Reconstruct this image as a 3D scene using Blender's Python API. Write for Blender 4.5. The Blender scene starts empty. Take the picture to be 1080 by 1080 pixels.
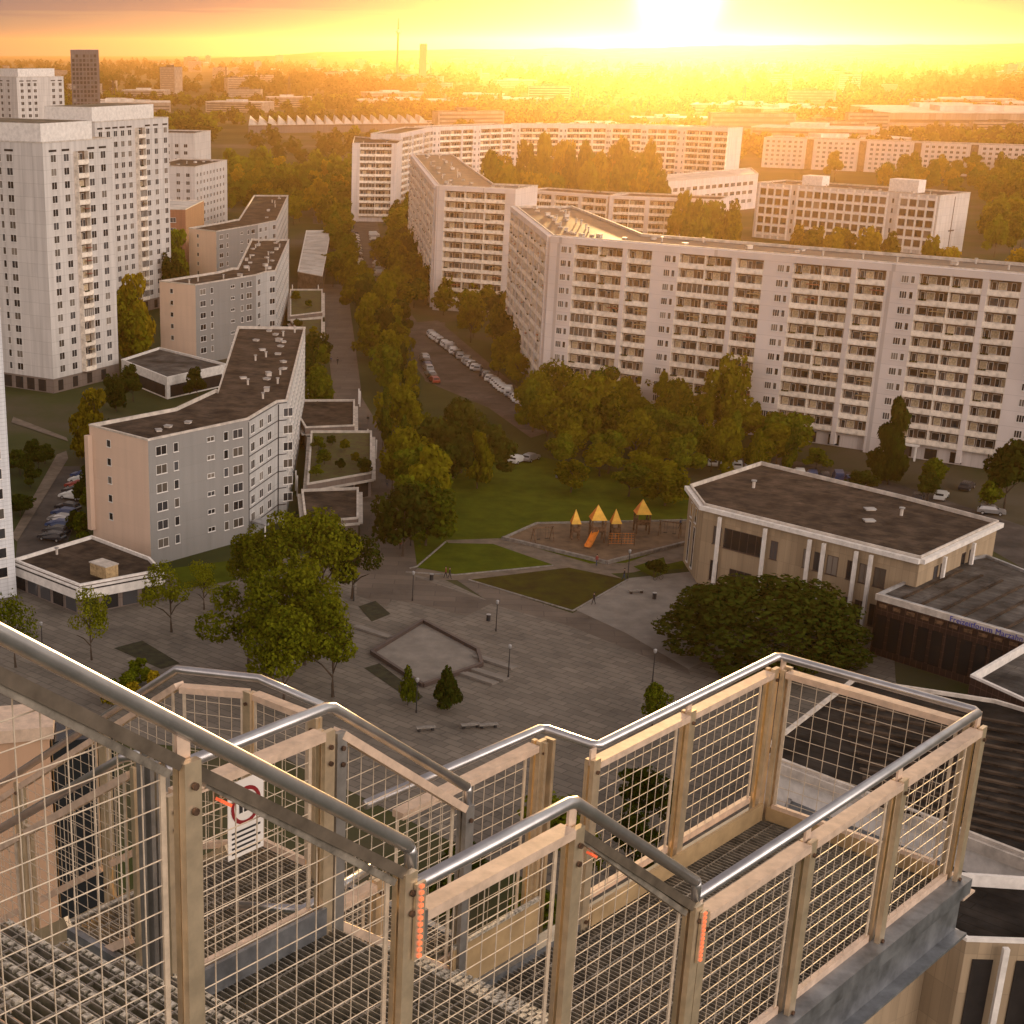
EXPOSURE = 0.95
SUNE = 2.4
SKYTINT = (1.0, 0.95, 0.95)
SKYSTR = 0.08
LOWCUT = 0.08
HIGH = (4.5, 3.9, 3.4)
BACK = (28.5, 23.2, 19.8)
GLOW = (55.0, 2.6, 0.05)
LOWSKY = (1.8, 1.55, 1.3)
CLOUD = (1.5, 1.15, 1.2)
LETTERING = 'Freizeitforum Marzahn'
HAZE_D, HAZE_C, HAZE_G, HAZE_TOP = 5.6e-5, (1.0, 0.60, 0.27), 0.85, 145.0
TREES = 215
import bpy, math, random
import numpy as np
from mathutils import Vector, Matrix
rnd = random.Random(11)
S = bpy.context.scene
COL = S.collection
# ------------------------------------------------------------------ camera
FH, HZ, X0, Y0, H = 1800.0, 640.0, 280.0, 690.0, 72.0     # calibrated from the photo's vanishing points (photo is 1080 px wide)
FL = math.sqrt(FH * FH - HZ * HZ)
PITCH = math.atan2(HZ, FL)
cam = bpy.data.cameras.new("Camera"); co = bpy.data.objects.new("Camera", cam); COL.objects.link(co)
co.location = (0, 0, H); co.rotation_euler = (math.pi / 2 - PITCH, 0, 0)
cam.sensor_width = 36.0; cam.lens = FL / 1080.0 * 36.0
cam.shift_x = (540 - X0) / 1080.0; cam.shift_y = (Y0 - 540) / 1080.0
cam.clip_start = 0.1; cam.clip_end = 60000
S.camera = co
# ------------------------------------------------------------------ light
SUN_AZ, SUN_EL = math.radians(13.5), math.radians(1.6)
SD = Vector((math.sin(SUN_AZ) * math.cos(SUN_EL), math.cos(SUN_AZ) * math.cos(SUN_EL), math.sin(SUN_EL)))
S.view_settings.view_transform = 'Standard'; S.view_settings.look = 'None'
S.view_settings.exposure = EXPOSURE
S.view_settings.gamma = 1.0
lamp = bpy.data.lights.new("Sun", 'SUN'); lamp.energy = SUNE; lamp.angle = math.radians(0.6); lamp.color = (1.0, 0.62, 0.25)
lo = bpy.data.objects.new("Sun", lamp); COL.objects.link(lo)
lo.rotation_euler = (-SD).to_track_quat('-Z', 'Y').to_euler()
wd = bpy.data.worlds.new("World"); S.world = wd; wd.use_nodes = True
nt = wd.node_tree; nt.nodes.clear()
def N(t, typ, **kw):
    n = t.nodes.new(typ)
    for k, v in kw.items(): setattr(n, k, v)
    return n
def math_(t, op, a, b=None, clamp=False):
    n = N(t, 'ShaderNodeMath', operation=op); n.use_clamp = clamp
    for i, x in enumerate((a, b)):
        if x is None: continue
        if isinstance(x, (int, float)): n.inputs[i].default_value = x
        else: t.links.new(x, n.inputs[i])
    return n.outputs[0]
def mix_(t, f, a, b, mode='MIX'):
    n = N(t, 'ShaderNodeMix', data_type='RGBA', blend_type=mode)
    for s, x in ((n.inputs[0], f), (n.inputs[6], a), (n.inputs[7], b)):
        if isinstance(x, (int, float)): s.default_value = x
        elif isinstance(x, tuple): s.default_value = (x + (1,))[:4]
        else: t.links.new(x, s)
    return n.outputs[2]
def ramp_(t, f, pts):
    n = N(t, 'ShaderNodeValToRGB'); e = n.color_ramp.elements
    while len(e) < len(pts): e.new(0.5)
    for q, (p, c) in zip(e, pts): q.position = p; q.color = (c + (1,))[:4] if isinstance(c, tuple) else (c, c, c, 1)
    t.links.new(f, n.inputs[0]); return n.outputs[0]
sky = N(nt, 'ShaderNodeTexSky', sky_type='NISHITA'); sky.sun_disc = False
sky.sun_elevation = SUN_EL; sky.sun_rotation = SUN_AZ; sky.altitude = 70; sky.dust_density = 2.0; sky.ozone_density = 1.0
tc = N(nt, 'ShaderNodeTexCoord')
dotn = N(nt, 'ShaderNodeVectorMath', operation='DOT_PRODUCT'); nt.links.new(tc.outputs['Generated'], dotn.inputs[0]); dotn.inputs[1].default_value = SD
dp = math_(nt, 'MAXIMUM', dotn.outputs['Value'], 0.0)
sep = N(nt, 'ShaderNodeSeparateXYZ'); nt.links.new(tc.outputs['Generated'], sep.inputs[0])
base = mix_(nt, 1.0, sky.outputs[0], SKYTINT, 'MULTIPLY')
# thin flat evening clouds, stretched along the horizon
mp = N(nt, 'ShaderNodeMapping'); mp.inputs['Scale'].default_value = (5.0, 5.0, 130.0); nt.links.new(tc.outputs['Generated'], mp.inputs[0])
nz = N(nt, 'ShaderNodeTexNoise'); nz.inputs['Scale'].default_value = 1.0; nz.inputs['Detail'].default_value = 6.0; nz.inputs['Roughness'].default_value = 0.55
nt.links.new(mp.outputs[0], nz.inputs['Vector'])
left = math_(nt, 'SUBTRACT', 0.93, math_(nt, 'MULTIPLY', sep.outputs['X'], 6.5))          # more cloud to the north-west side
hi = N(nt, 'ShaderNodeMapRange'); nt.links.new(sep.outputs['Z'], hi.inputs[0])
hi.inputs[1].default_value = 0.006; hi.inputs[2].default_value = 0.022; hi.inputs[3].default_value = -0.28; hi.inputs[4].default_value = 0.16
cm = math_(nt, 'ADD', math_(nt, 'ADD', nz.outputs[0], hi.outputs[0]), math_(nt, 'MULTIPLY', math_(nt, 'MINIMUM', math_(nt, 'MAXIMUM', left, -0.9), 1.0), 0.13))
cmask = N(nt, 'ShaderNodeMapRange', interpolation_type='SMOOTHSTEP'); nt.links.new(cm, cmask.inputs[0]); cmask.inputs[1].default_value = 0.62; cmask.inputs[2].default_value = 0.74
lowsky = N(nt, 'ShaderNodeMapRange', interpolation_type='SMOOTHSTEP'); nt.links.new(sep.outputs['Z'], lowsky.inputs[0])
lowsky.inputs[1].default_value = 0.0; lowsky.inputs[2].default_value = 0.35; lowsky.inputs[3].default_value = 1.0; lowsky.inputs[4].default_value = 0.0
# the glow of the low sun in the sky (the sky gives off light; the disc itself is the sun lamp)
g1 = math_(nt, 'MULTIPLY', math_(nt, 'POWER', dp, 9000.0), GLOW[0])
g2 = math_(nt, 'MULTIPLY', math_(nt, 'POWER', dp, 500.0), GLOW[1])
g3 = math_(nt, 'MULTIPLY', math_(nt, 'POWER', dp, 22.0), GLOW[2])
c1 = mix_(nt, 1.0, (1.0, 0.88, 0.6), g1, 'MULTIPLY'); c2 = mix_(nt, 1.0, (1.0, 0.72, 0.36), g2, 'MULTIPLY'); c3 = mix_(nt, 1.0, (1.0, 0.64, 0.32), g3, 'MULTIPLY')
low = mix_(nt, 1.0, LOWSKY, lowsky.outputs[0], 'MULTIPLY')
# fill glow added to the unseen sky, overhead and behind the viewer
hs = N(nt, 'ShaderNodeMapRange', interpolation_type='SMOOTHSTEP'); nt.links.new(sep.outputs['Z'], hs.inputs[0]); hs.inputs[1].default_value = 0.06; hs.inputs[2].default_value = 0.40
hn = N(nt, 'ShaderNodeTexNoise'); hn.inputs['Scale'].default_value = 2.5; nt.links.new(tc.outputs['Generated'], hn.inputs['Vector'])
bk = N(nt, 'ShaderNodeMapRange', interpolation_type='SMOOTHSTEP'); nt.links.new(dotn.outputs['Value'], bk.inputs[0]); bk.inputs[1].default_value = 0.5; bk.inputs[2].default_value = -0.35   # fill added opposite the sun to brighten the facades
be = N(nt, 'ShaderNodeMapRange', interpolation_type='SMOOTHSTEP'); nt.links.new(sep.outputs['Z'], be.inputs[0]); be.inputs[1].default_value = 0.0; be.inputs[2].default_value = 0.12
bt = N(nt, 'ShaderNodeMapRange', interpolation_type='SMOOTHSTEP'); nt.links.new(sep.outputs['Z'], bt.inputs[0]); bt.inputs[1].default_value = 0.30; bt.inputs[2].default_value = 0.75; bt.inputs[3].default_value = 1.0; bt.inputs[4].default_value = 0.0
lowcut = N(nt, 'ShaderNodeMapRange', interpolation_type='SMOOTHSTEP'); nt.links.new(sep.outputs['Z'], lowcut.inputs[0]); lowcut.inputs[1].default_value = 0.02; lowcut.inputs[2].default_value = 0.2; lowcut.inputs[3].default_value = LOWCUT; lowcut.inputs[4].default_value = 1.0
base = mix_(nt, 1.0, base, lowcut.outputs[0], 'MULTIPLY')
base = mix_(nt, 1.0, base, mix_(nt, 1.0, BACK, math_(nt, 'MULTIPLY', math_(nt, 'MULTIPLY', bk.outputs[0], bt.outputs[0]), be.outputs[0]), 'MULTIPLY'), 'ADD')
base = mix_(nt, 1.0, base, mix_(nt, 1.0, HIGH, math_(nt, 'MULTIPLY', hs.outputs[0], math_(nt, 'ADD', hn.outputs[0], 0.5)), 'MULTIPLY'), 'ADD')
sk = mix_(nt, 1.0, mix_(nt, 1.0, mix_(nt, 1.0, mix_(nt, 1.0, base, low, 'ADD'), c3, 'ADD'), c2, 'ADD'), c1, 'ADD')
ns = N(nt, 'ShaderNodeMapRange', interpolation_type='SMOOTHSTEP'); nt.links.new(dp, ns.inputs[0]); ns.inputs[1].default_value = 0.975; ns.inputs[2].default_value = 0.998; ns.inputs[3].default_value = 0.85; ns.inputs[4].default_value = 0.0
front = math_(nt, 'MULTIPLY', cmask.outputs[0], ns.outputs[0])
sk = mix_(nt, front, sk, CLOUD)
bg = N(nt, 'ShaderNodeBackground'); bg.inputs['Strength'].default_value = SKYSTR
wo = N(nt, 'ShaderNodeOutputWorld'); nt.links.new(sk, bg.inputs[0]); nt.links.new(bg.outputs[0], wo.inputs[0])
S.render.engine = 'CYCLES'
S.cycles.max_bounces = 6; S.cycles.diffuse_bounces = 2; S.cycles.glossy_bounces = 2; S.cycles.transmission_bounces = 2
S.cycles.volume_bounces = 0; S.cycles.transparent_max_bounces = 6; S.cycles.sample_clamp_indirect = 4.0
S.cycles.use_denoising = True
# ------------------------------------------------------------------ helpers
CP, SP = math.cos(PITCH), math.sin(PITCH)
def ray(u, v):
    a, b = (u - X0) / FL, (Y0 - v) / FL
    return Vector((a, CP + b * SP, -SP + b * CP))
def G(u, v, z=0.0):
    """Ground-plan point (at height z) seen at photo pixel u, v."""
    r = ray(u, v); k = (z - H) / r.z
    return Vector((r.x * k, r.y * k, z))
def GD(u, v, dist):
    r = ray(u, v); k = dist / r.y
    return Vector((r.x * k, dist, H + r.z * k))
def mesh(name, verts, faces, mats=(), fm=None, uv=None, smooth=False):
    me = bpy.data.meshes.new(name); me.from_pydata([tuple(v) for v in verts], [], faces)
    for m in mats: me.materials.append(m)
    if fm is not None: me.polygons.foreach_set('material_index', fm)
    if uv is not None:
        l = me.uv_layers.new(name='UVMap'); l.data.foreach_set('uv', [c for p in uv for c in p])
    if smooth: me.polygons.foreach_set('use_smooth', [True] * len(me.polygons))
    me.update(); return me
class MB:
    """collects boxes, bars and tubes into one mesh"""
    def __init__(s): s.v, s.f, s.m = [], [], []
    def add(s, vs, fs, m=0):
        o = len(s.v); s.v += [tuple(v) for v in vs]
        for f in fs: s.f.append(tuple(i + o for i in f)); s.m.append(m)
    def box(s, x0, y0, z0, x1, y1, z1, m=0, M=None):
        vs = [Vector(p) for p in ((x0, y0, z0), (x1, y0, z0), (x1, y1, z0), (x0, y1, z0), (x0, y0, z1), (x1, y0, z1), (x1, y1, z1), (x0, y1, z1))]
        if M: vs = [M @ v for v in vs]
        s.add(vs, [(0, 3, 2, 1), (4, 5, 6, 7), (0, 1, 5, 4), (1, 2, 6, 5), (2, 3, 7, 6), (3, 0, 4, 7)], m); return s
    def bar(s, a, b, w, t, up=Vector((0, 0, 1)), m=0):
        """rectangular bar from a to b: w across (horizontal), t along up"""
        a, b = Vector(a), Vector(b); d = (b - a).normalized(); x = d.cross(up)
        if x.length < 1e-4: x = d.cross(Vector((1, 0, 0)))
        x.normalize(); y = x.cross(d)
        vs = [p + x * sx * w / 2 + y * sy * t / 2 for p in (a, b) for sx, sy in ((-1, -1), (1, -1), (1, 1), (-1, 1))]
        s.add(vs, [(3, 2, 1, 0), (4, 5, 6, 7), (0, 1, 5, 4), (1, 2, 6, 5), (2, 3, 7, 6), (3, 0, 4, 7)], m); return s
    def tube(s, pts, r, n=8, m=0, taper=None):
        pts = [Vector(p) for p in pts]; rings = []
        for i, p in enumerate(pts):
            d = (pts[min(i + 1, len(pts) - 1)] - pts[max(i - 1, 0)]).normalized()
            x = d.cross(Vector((0, 0, 1)))
            if x.length < 1e-3: x = Vector((1, 0, 0))
            x.normalize(); y = x.cross(d); rr = r if taper is None else r * taper[i]
            rings.append([p + x * math.cos(2 * math.pi * k / n) * rr + y * math.sin(2 * math.pi * k / n) * rr for k in range(n)])
        fs = [(i * n + k, i * n + (k + 1) % n, (i + 1) * n + (k + 1) % n, (i + 1) * n + k) for i in range(len(pts) - 1) for k in range(n)]
        fs += [tuple(range(n))[::-1], tuple((len(pts) - 1) * n + k for k in range(n))]
        s.add([v for r_ in rings for v in r_], fs, m); return s
    def prism(s, poly, z0, z1, m=0, mt=None):
        n = len(poly); vs = [(p[0], p[1], z0) for p in poly] + [(p[0], p[1], z1) for p in poly]
        s.add(vs, [(i, (i + 1) % n, n + (i + 1) % n, n + i) for i in range(n)], m)
        s.add(vs, [tuple(range(n, 2 * n)), tuple(range(n))[::-1]], m if mt is None else mt); return s
    def mesh(s, name, mats, smooth=False): return mesh(name, s.v, s.f, mats, s.m, smooth=smooth)
def link(o, parent=None, loc=None):
    COL.objects.link(o)
    if parent is not None:
        o.parent = parent
    if loc is not None: o.location = loc
    return o
def setp(o, label=None, cat=None, group=None, kind=None):
    if label: o['label'] = label
    if cat: o['category'] = cat
    if group: o['group'] = group
    if kind: o['kind'] = kind
    return o
def thing(name, loc, label, cat, group=None, rz=0.0):
    o = bpy.data.objects.new(name, None); COL.objects.link(o); o.location = loc; o.rotation_euler = (0, 0, rz)
    o.empty_display_size = 0.5
    return setp(o, label, cat, group)
def part(name, me, parent, M=None, label=None):
    """child with world-space matrix M (world coordinates kept by undoing the parent's placement)"""
    o = bpy.data.objects.new(name, me); COL.objects.link(o); o.parent = parent
    rootm = Matrix.Translation(parent.location) @ Matrix.Rotation(parent.rotation_euler.z, 4, 'Z') if parent.parent is None else None
    if M is None: M = Matrix.Identity(4)
    o.matrix_local = (rootm.inverted() @ M) if rootm is not None else M
    if label: o['label'] = label
    return o
def single(name, me, label, cat, group=None, loc=(0, 0, 0), rz=0.0, kind=None):
    o = bpy.data.objects.new(name, me); COL.objects.link(o); o.location = loc; o.rotation_euler = (0, 0, rz)
    return setp(o, label, cat, group, kind)
def copytree(o, parent=None, kids=None):
    c = o.copy(); COL.objects.link(c)
    if parent is not None: c.parent = parent
    for ch in (kids if kids is not None else list(o.children)): copytree(ch, c)
    return c
# ------------------------------------------------------------------ materials
def mat(name, col, rough=0.8, metal=0.0, var=0.12, scale=0.6, bump=0.0, col2=None, spec=0.4, detail=4.0, coord='Object', obj_var=0.0, stretch=None):
    m = bpy.data.materials.new(name); m.use_nodes = True; t = m.node_tree; b = t.nodes['Principled BSDF']
    b.inputs['Roughness'].default_value = rough; b.inputs['Metallic'].default_value = metal; b.inputs['Specular IOR Level'].default_value = spec
    tcn = N(t, 'ShaderNodeTexCoord'); src = tcn.outputs[coord]
    if coord == 'World':
        pass
    if stretch:
        mpn = N(t, 'ShaderNodeMapping'); mpn.inputs['Scale'].default_value = stretch; t.links.new(src, mpn.inputs[0]); src = mpn.outputs[0]
    n = N(t, 'ShaderNodeTexNoise'); n.inputs['Scale'].default_value = scale; n.inputs['Detail'].default_value = detail; n.inputs['Roughness'].default_value = 0.6
    t.links.new(src, n.inputs['Vector'])
    c2 = col2 if col2 else tuple(max(0.0, c * (1 - 2.2 * var)) for c in col)
    hi_ = tuple(min(1.0, c * (1 + var)) for c in col) if col2 is None else col
    out = ramp_(t, n.outputs[0], [(0.32, c2), (0.66, hi_)])
    if obj_var:
        oi = N(t, 'ShaderNodeObjectInfo')
        v = N(t, 'ShaderNodeMapRange'); t.links.new(oi.outputs['Random'], v.inputs[0]); v.inputs[3].default_value = 1 - obj_var; v.inputs[4].default_value = 1 + obj_var
        out = mix_(t, 1.0, out, v.outputs[0], 'MULTIPLY')
    t.links.new(out, b.inputs['Base Color'])
    if bump:
        bp = N(t, 'ShaderNodeBump'); bp.inputs['Strength'].default_value = bump; bp.inputs['Distance'].default_value = 0.02
        t.links.new(n.outputs[0], bp.inputs['Height']); t.links.new(bp.outputs[0], b.inputs['Normal'])
    return m
def panel_mat(name, col, seam=0.72, pw=3.0, ph=2.8, var=0.07, rough=0.85, wash=0.82):
    """precast concrete facade: panels with thin joints and rain-washed weathering, in the wall's own UVs (metres)"""
    m = bpy.data.materials.new(name); m.use_nodes = True; t = m.node_tree; b = t.nodes['Principled BSDF']
    b.inputs['Roughness'].default_value = rough; b.inputs['Specular IOR Level'].default_value = 0.25
    uvn = N(t, 'ShaderNodeUVMap'); uvn.uv_map = 'UVMap'
    br = N(t, 'ShaderNodeTexBrick'); br.offset = 0.0; br.squash = 1.0
    br.inputs['Scale'].default_value = 1.0; br.inputs['Brick Width'].default_value = pw; br.inputs['Row Height'].default_value = ph
    br.inputs['Mortar Size'].default_value = 0.035; br.inputs['Mortar Smooth'].default_value = 0.3
    br.inputs['Color1'].default_value = col + (1,); br.inputs['Color2'].default_value = tuple(c * (1 - var) for c in col) + (1,)
    br.inputs['Mortar'].default_value = tuple(c * seam for c in col) + (1,)
    t.links.new(uvn.outputs[0], br.inputs['Vector'])
    mp_ = N(t, 'ShaderNodeMapping'); mp_.inputs['Scale'].default_value = (0.9, 0.06, 1); t.links.new(uvn.outputs[0], mp_.inputs[0])
    nz_ = N(t, 'ShaderNodeTexNoise'); nz_.inputs['Scale'].default_value = 1.0; nz_.inputs['Detail'].default_value = 5; t.links.new(mp_.outputs[0], nz_.inputs['Vector'])
    w = ramp_(t, nz_.outputs[0], [(0.35, wash), (0.6, 1.0)])
    t.links.new(mix_(t, 1.0, br.outputs[0], w, 'MULTIPLY'), b.inputs['Base Color'])
    return m
def glass_mat(name, col, rough=0.12):
    m = bpy.data.materials.new(name); m.use_nodes = True; t = m.node_tree; b = t.nodes['Principled BSDF']
    oi = N(t, 'ShaderNodeObjectInfo')
    o = ramp_(t, oi.outputs['Random'], [(0.0, tuple(c * 0.6 for c in col)), (0.5, col), (0.9, tuple(min(1, c * 2.0 + 0.02) for c in col))])
    t.links.new(o, b.inputs['Base Color']); b.inputs['Roughness'].default_value = rough; b.inputs['Specular IOR Level'].default_value = 0.5
    return m
def emit_mat(name, col, strength):
    m = bpy.data.materials.new(name); m.use_nodes = True; b = m.node_tree.nodes['Principled BSDF']
    b.inputs['Base Color'].default_value = col + (1,); b.inputs['Emission Color'].default_value = col + (1,); b.inputs['Emission Strength'].default_value = strength
    return m
def leaf_mat(name, c_dark, c_light, trans=0.45):
    m = bpy.data.materials.new(name); m.use_nodes = True; t = m.node_tree; t.nodes.clear()
    out = N(t, 'ShaderNodeOutputMaterial'); geo = N(t, 'ShaderNodeNewGeometry'); oi = N(t, 'ShaderNodeObjectInfo')
    tcn = N(t, 'ShaderNodeTexCoord'); nz_ = N(t, 'ShaderNodeTexNoise'); nz_.inputs['Scale'].default_value = 2.2; nz_.inputs['Detail'].default_value = 2
    t.links.new(tcn.outputs['Object'], nz_.inputs['Vector'])
    f = math_(t, 'ADD', math_(t, 'MULTIPLY', geo.outputs['Random Per Island'], 0.45), math_(t, 'MULTIPLY', nz_.outputs[0], 0.6))
    f = math_(t, 'ADD', f, math_(t, 'MULTIPLY', math_(t, 'SUBTRACT', oi.outputs['Random'], 0.5), 0.5), clamp=True)
    c = ramp_(t, f, [(0.12, c_dark), (0.85, c_light)])
    d = N(t, 'ShaderNodeBsdfDiffuse'); tr = N(t, 'ShaderNodeBsdfTranslucent'); mx = N(t, 'ShaderNodeMixShader'); mx.inputs[0].default_value = trans
    t.links.new(c, d.inputs[0]); t.links.new(mix_(t, 1.0, c, (1.25, 1.05, 0.45), 'MULTIPLY'), tr.inputs[0])
    t.links.new(d.outputs[0], mx.inputs[1]); t.links.new(tr.outputs[0], mx.inputs[2]); t.links.new(mx.outputs[0], out.inputs[0])
    return m
M = {}
M['white_panel'] = panel_mat('white_panel', (0.60, 0.575, 0.56), seam=0.62)
M['warm_panel'] = panel_mat('warm_panel', (0.66, 0.60, 0.585), seam=0.7)
M['grey_render'] = panel_mat('grey_render', (0.25, 0.248, 0.245), seam=0.88, pw=6.0, ph=2.8, var=0.05, wash=0.92)
M['pink_render'] = panel_mat('pink_render', (0.70, 0.535, 0.43), seam=0.93, pw=5.0, ph=2.8, var=0.04, wash=0.94)
M['pale_render'] = panel_mat('pale_render', (0.47, 0.47, 0.47), seam=0.6, pw=3.0, ph=2.8)
M['beige_clad'] = panel_mat('beige_clad', (0.40, 0.31, 0.21), seam=0.75, pw=0.9, ph=3.2, var=0.2)
M['brown_clad'] = panel_mat('brown_clad', (0.045, 0.025, 0.02), seam=2.6, pw=0.8, ph=1.0, var=0.35, rough=0.5)
M['brick'] = panel_mat('brick', (0.32, 0.15, 0.09), seam=0.8, pw=1.5, ph=0.7)
M['dark_panel'] = panel_mat('dark_panel', (0.13, 0.12, 0.13), seam=0.6, pw=2.5, ph=3.0)
M['tile'] = panel_mat('tile', (0.60, 0.62, 0.66), seam=0.72, pw=1.1, ph=0.55, var=0.05)
M['plinth'] = panel_mat('plinth', (0.20, 0.16, 0.14), seam=0.6, pw=2.0, ph=1.4)
M['far_block'] = panel_mat('far_block', (0.34, 0.29, 0.25), seam=0.45, pw=3.4, ph=2.9, var=0.3)
M['roof_felt'] = mat('roof_felt', (0.070, 0.050, 0.036), 0.8, var=0.4, scale=0.35, bump=0.3, spec=0.15, detail=9)
M['roof_gloss'] = mat('roof_gloss', (0.085, 0.060, 0.042), 0.5, var=0.35, scale=0.25, bump=0.5, spec=0.5, detail=9)
M['roof_dark'] = mat('roof_dark', (0.030, 0.026, 0.023), 0.9, var=0.35, scale=0.3, spec=0.1)
M['roof_grey'] = mat('roof_grey', (0.10, 0.092, 0.085), 0.9, var=0.3, scale=0.3, spec=0.2)
M['roof_pale'] = mat('roof_pale', (0.52, 0.50, 0.47), 0.7, var=0.15, scale=0.2)
M['coping'] = mat('coping', (0.55, 0.50, 0.45), 0.55, var=0.15, scale=0.8)
M['zinc'] = mat('zinc', (0.42, 0.42, 0.43), 0.45, metal=0.5, var=0.2, scale=0.7)
M['white_paint'] = mat('white_paint', (0.74, 0.71, 0.68), 0.55, var=0.08, scale=1.2)
M['balcony'] = mat('balcony', (0.78, 0.70, 0.61), 0.7, var=0.16, scale=0.9, obj_var=0.1)
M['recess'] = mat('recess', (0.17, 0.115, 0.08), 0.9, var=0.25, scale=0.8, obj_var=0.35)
M['curtain'] = mat('curtain', (0.46, 0.37, 0.25), 0.9, var=0.2, scale=3.0, obj_var=0.3)
M['awning_red'] = mat('awning_red', (0.32, 0.11, 0.07), 0.9, var=0.2, scale=2.0)
M['awning_tan'] = mat('awning_tan', (0.42, 0.30, 0.16), 0.9, var=0.2, scale=2.0)
M['glass'] = glass_mat('glass', (0.022, 0.024, 0.028))
M['glass_mid'] = glass_mat('glass_mid', (0.09, 0.08, 0.07), 0.25)
M['frame'] = mat('frame', (0.68, 0.66, 0.64), 0.5, var=0.05)
M['dark_frame'] = mat('dark_frame', (0.07, 0.05, 0.045), 0.5, var=0.1)
M['opening'] = mat('opening', (0.018, 0.015, 0.014), 0.9, var=0.2)
M['metal_dark'] = mat('metal_dark', (0.035, 0.035, 0.038), 0.5, metal=0.3, var=0.2)
M['asphalt'] = mat('asphalt', (0.060, 0.056, 0.054), 0.9, var=0.25, scale=0.35, bump=0.2)
M['lot'] = mat('lot', (0.085, 0.070, 0.060), 0.9, var=0.2, scale=0.2)
M['grass'] = mat('grass', (0.075, 0.095, 0.006), 0.95, var=0.3, scale=0.3, col2=(0.045, 0.058, 0.004), spec=0.05, detail=8)
M['grass_worn'] = mat('grass_worn', (0.062, 0.058, 0.008), 0.95, var=0.3, scale=0.35, col2=(0.040, 0.030, 0.010), spec=0.05, detail=9)
M['sand'] = mat('sand', (0.15, 0.098, 0.058), 0.95, var=0.2, scale=0.4, detail=8)
M['path'] = mat('path', (0.15, 0.118, 0.09), 0.9, var=0.18, scale=0.5, detail=8)
M['pale_paving'] = mat('pale_paving', (0.20, 0.18, 0.16), 0.85, var=0.12, scale=0.4, detail=8)
M['sedum'] = mat('sedum', (0.075, 0.080, 0.014), 0.95, var=0.3, scale=0.9, col2=(0.055, 0.035, 0.015), detail=9)
M['hedge_soil'] = mat('hedge_soil', (0.03, 0.03, 0.012), 0.95, var=0.3, scale=0.8)
M['bark'] = mat('bark', (0.07, 0.05, 0.035), 0.95, var=0.3, scale=3.0)
M['orange'] = mat('orange', (0.75, 0.24, 0.03), 0.6, var=0.15, scale=1.0)
M['yellow'] = mat('yellow', (0.80, 0.45, 0.06), 0.6, var=0.12, scale=1.0)
M['wood'] = mat('wood', (0.16, 0.09, 0.05), 0.8, var=0.3, scale=2.0)
M['stone'] = mat('stone', (0.24, 0.22, 0.20), 0.9, var=0.2, scale=1.5)
M['tyre'] = mat('tyre', (0.015, 0.015, 0.015), 0.9, var=0.2)
M['carglass'] = mat('carglass', (0.02, 0.022, 0.025), 0.08, var=0.1)
def paving_mat(name, col, w, hgt, rot, seam=0.5):
    m = bpy.data.materials.new(name); m.use_nodes = True; t = m.node_tree; b = t.nodes['Principled BSDF']; b.inputs['Roughness'].default_value = 0.85
    tcn = N(t, 'ShaderNodeTexCoord'); mpn = N(t, 'ShaderNodeMapping'); mpn.inputs['Rotation'].default_value = (0, 0, rot); t.links.new(tcn.outputs['Object'], mpn.inputs[0])
    br = N(t, 'ShaderNodeTexBrick'); br.offset = 0.5; br.inputs['Scale'].default_value = 1; br.inputs['Brick Width'].default_value = w; br.inputs['Row Height'].default_value = hgt
    br.inputs['Mortar Size'].default_value = 0.07; br.inputs['Color1'].default_value = col + (1,); br.inputs['Color2'].default_value = tuple(c * 0.72 for c in col) + (1,); br.inputs['Mortar'].default_value = tuple(c * seam for c in col) + (1,)
    t.links.new(mpn.outputs[0], br.inputs['Vector'])
    n = N(t, 'ShaderNodeTexNoise'); n.inputs['Scale'].default_value = 0.13; n.inputs['Detail'].default_value = 8; n.inputs['Roughness'].default_value = 0.65; t.links.new(tcn.outputs['Object'], n.inputs['Vector'])
    t.links.new(mix_(t, 1.0, br.outputs[0], ramp_(t, n.outputs[0], [(0.30, 0.55), (0.45, 0.9), (0.55, 1.0), (0.72, 1.25)]), 'MULTIPLY'), b.inputs['Base Color'])
    return m
M['plaza'] = paving_mat('plaza', (0.172, 0.148, 0.122), 2.4, 1.2, math.radians(45))
M['promenade'] = paving_mat('promenade', (0.125, 0.098, 0.078), 6.0, 2.2, math.radians(8), 0.6)
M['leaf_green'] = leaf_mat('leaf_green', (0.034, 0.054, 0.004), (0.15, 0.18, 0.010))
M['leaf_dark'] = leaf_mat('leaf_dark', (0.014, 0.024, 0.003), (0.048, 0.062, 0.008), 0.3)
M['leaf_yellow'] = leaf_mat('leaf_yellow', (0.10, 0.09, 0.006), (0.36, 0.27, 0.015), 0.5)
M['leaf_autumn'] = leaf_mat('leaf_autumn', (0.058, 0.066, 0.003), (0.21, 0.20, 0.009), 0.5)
M['leaf_near'] = leaf_mat('leaf_near', (0.045, 0.064, 0.004), (0.21, 0.225, 0.012))
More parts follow.
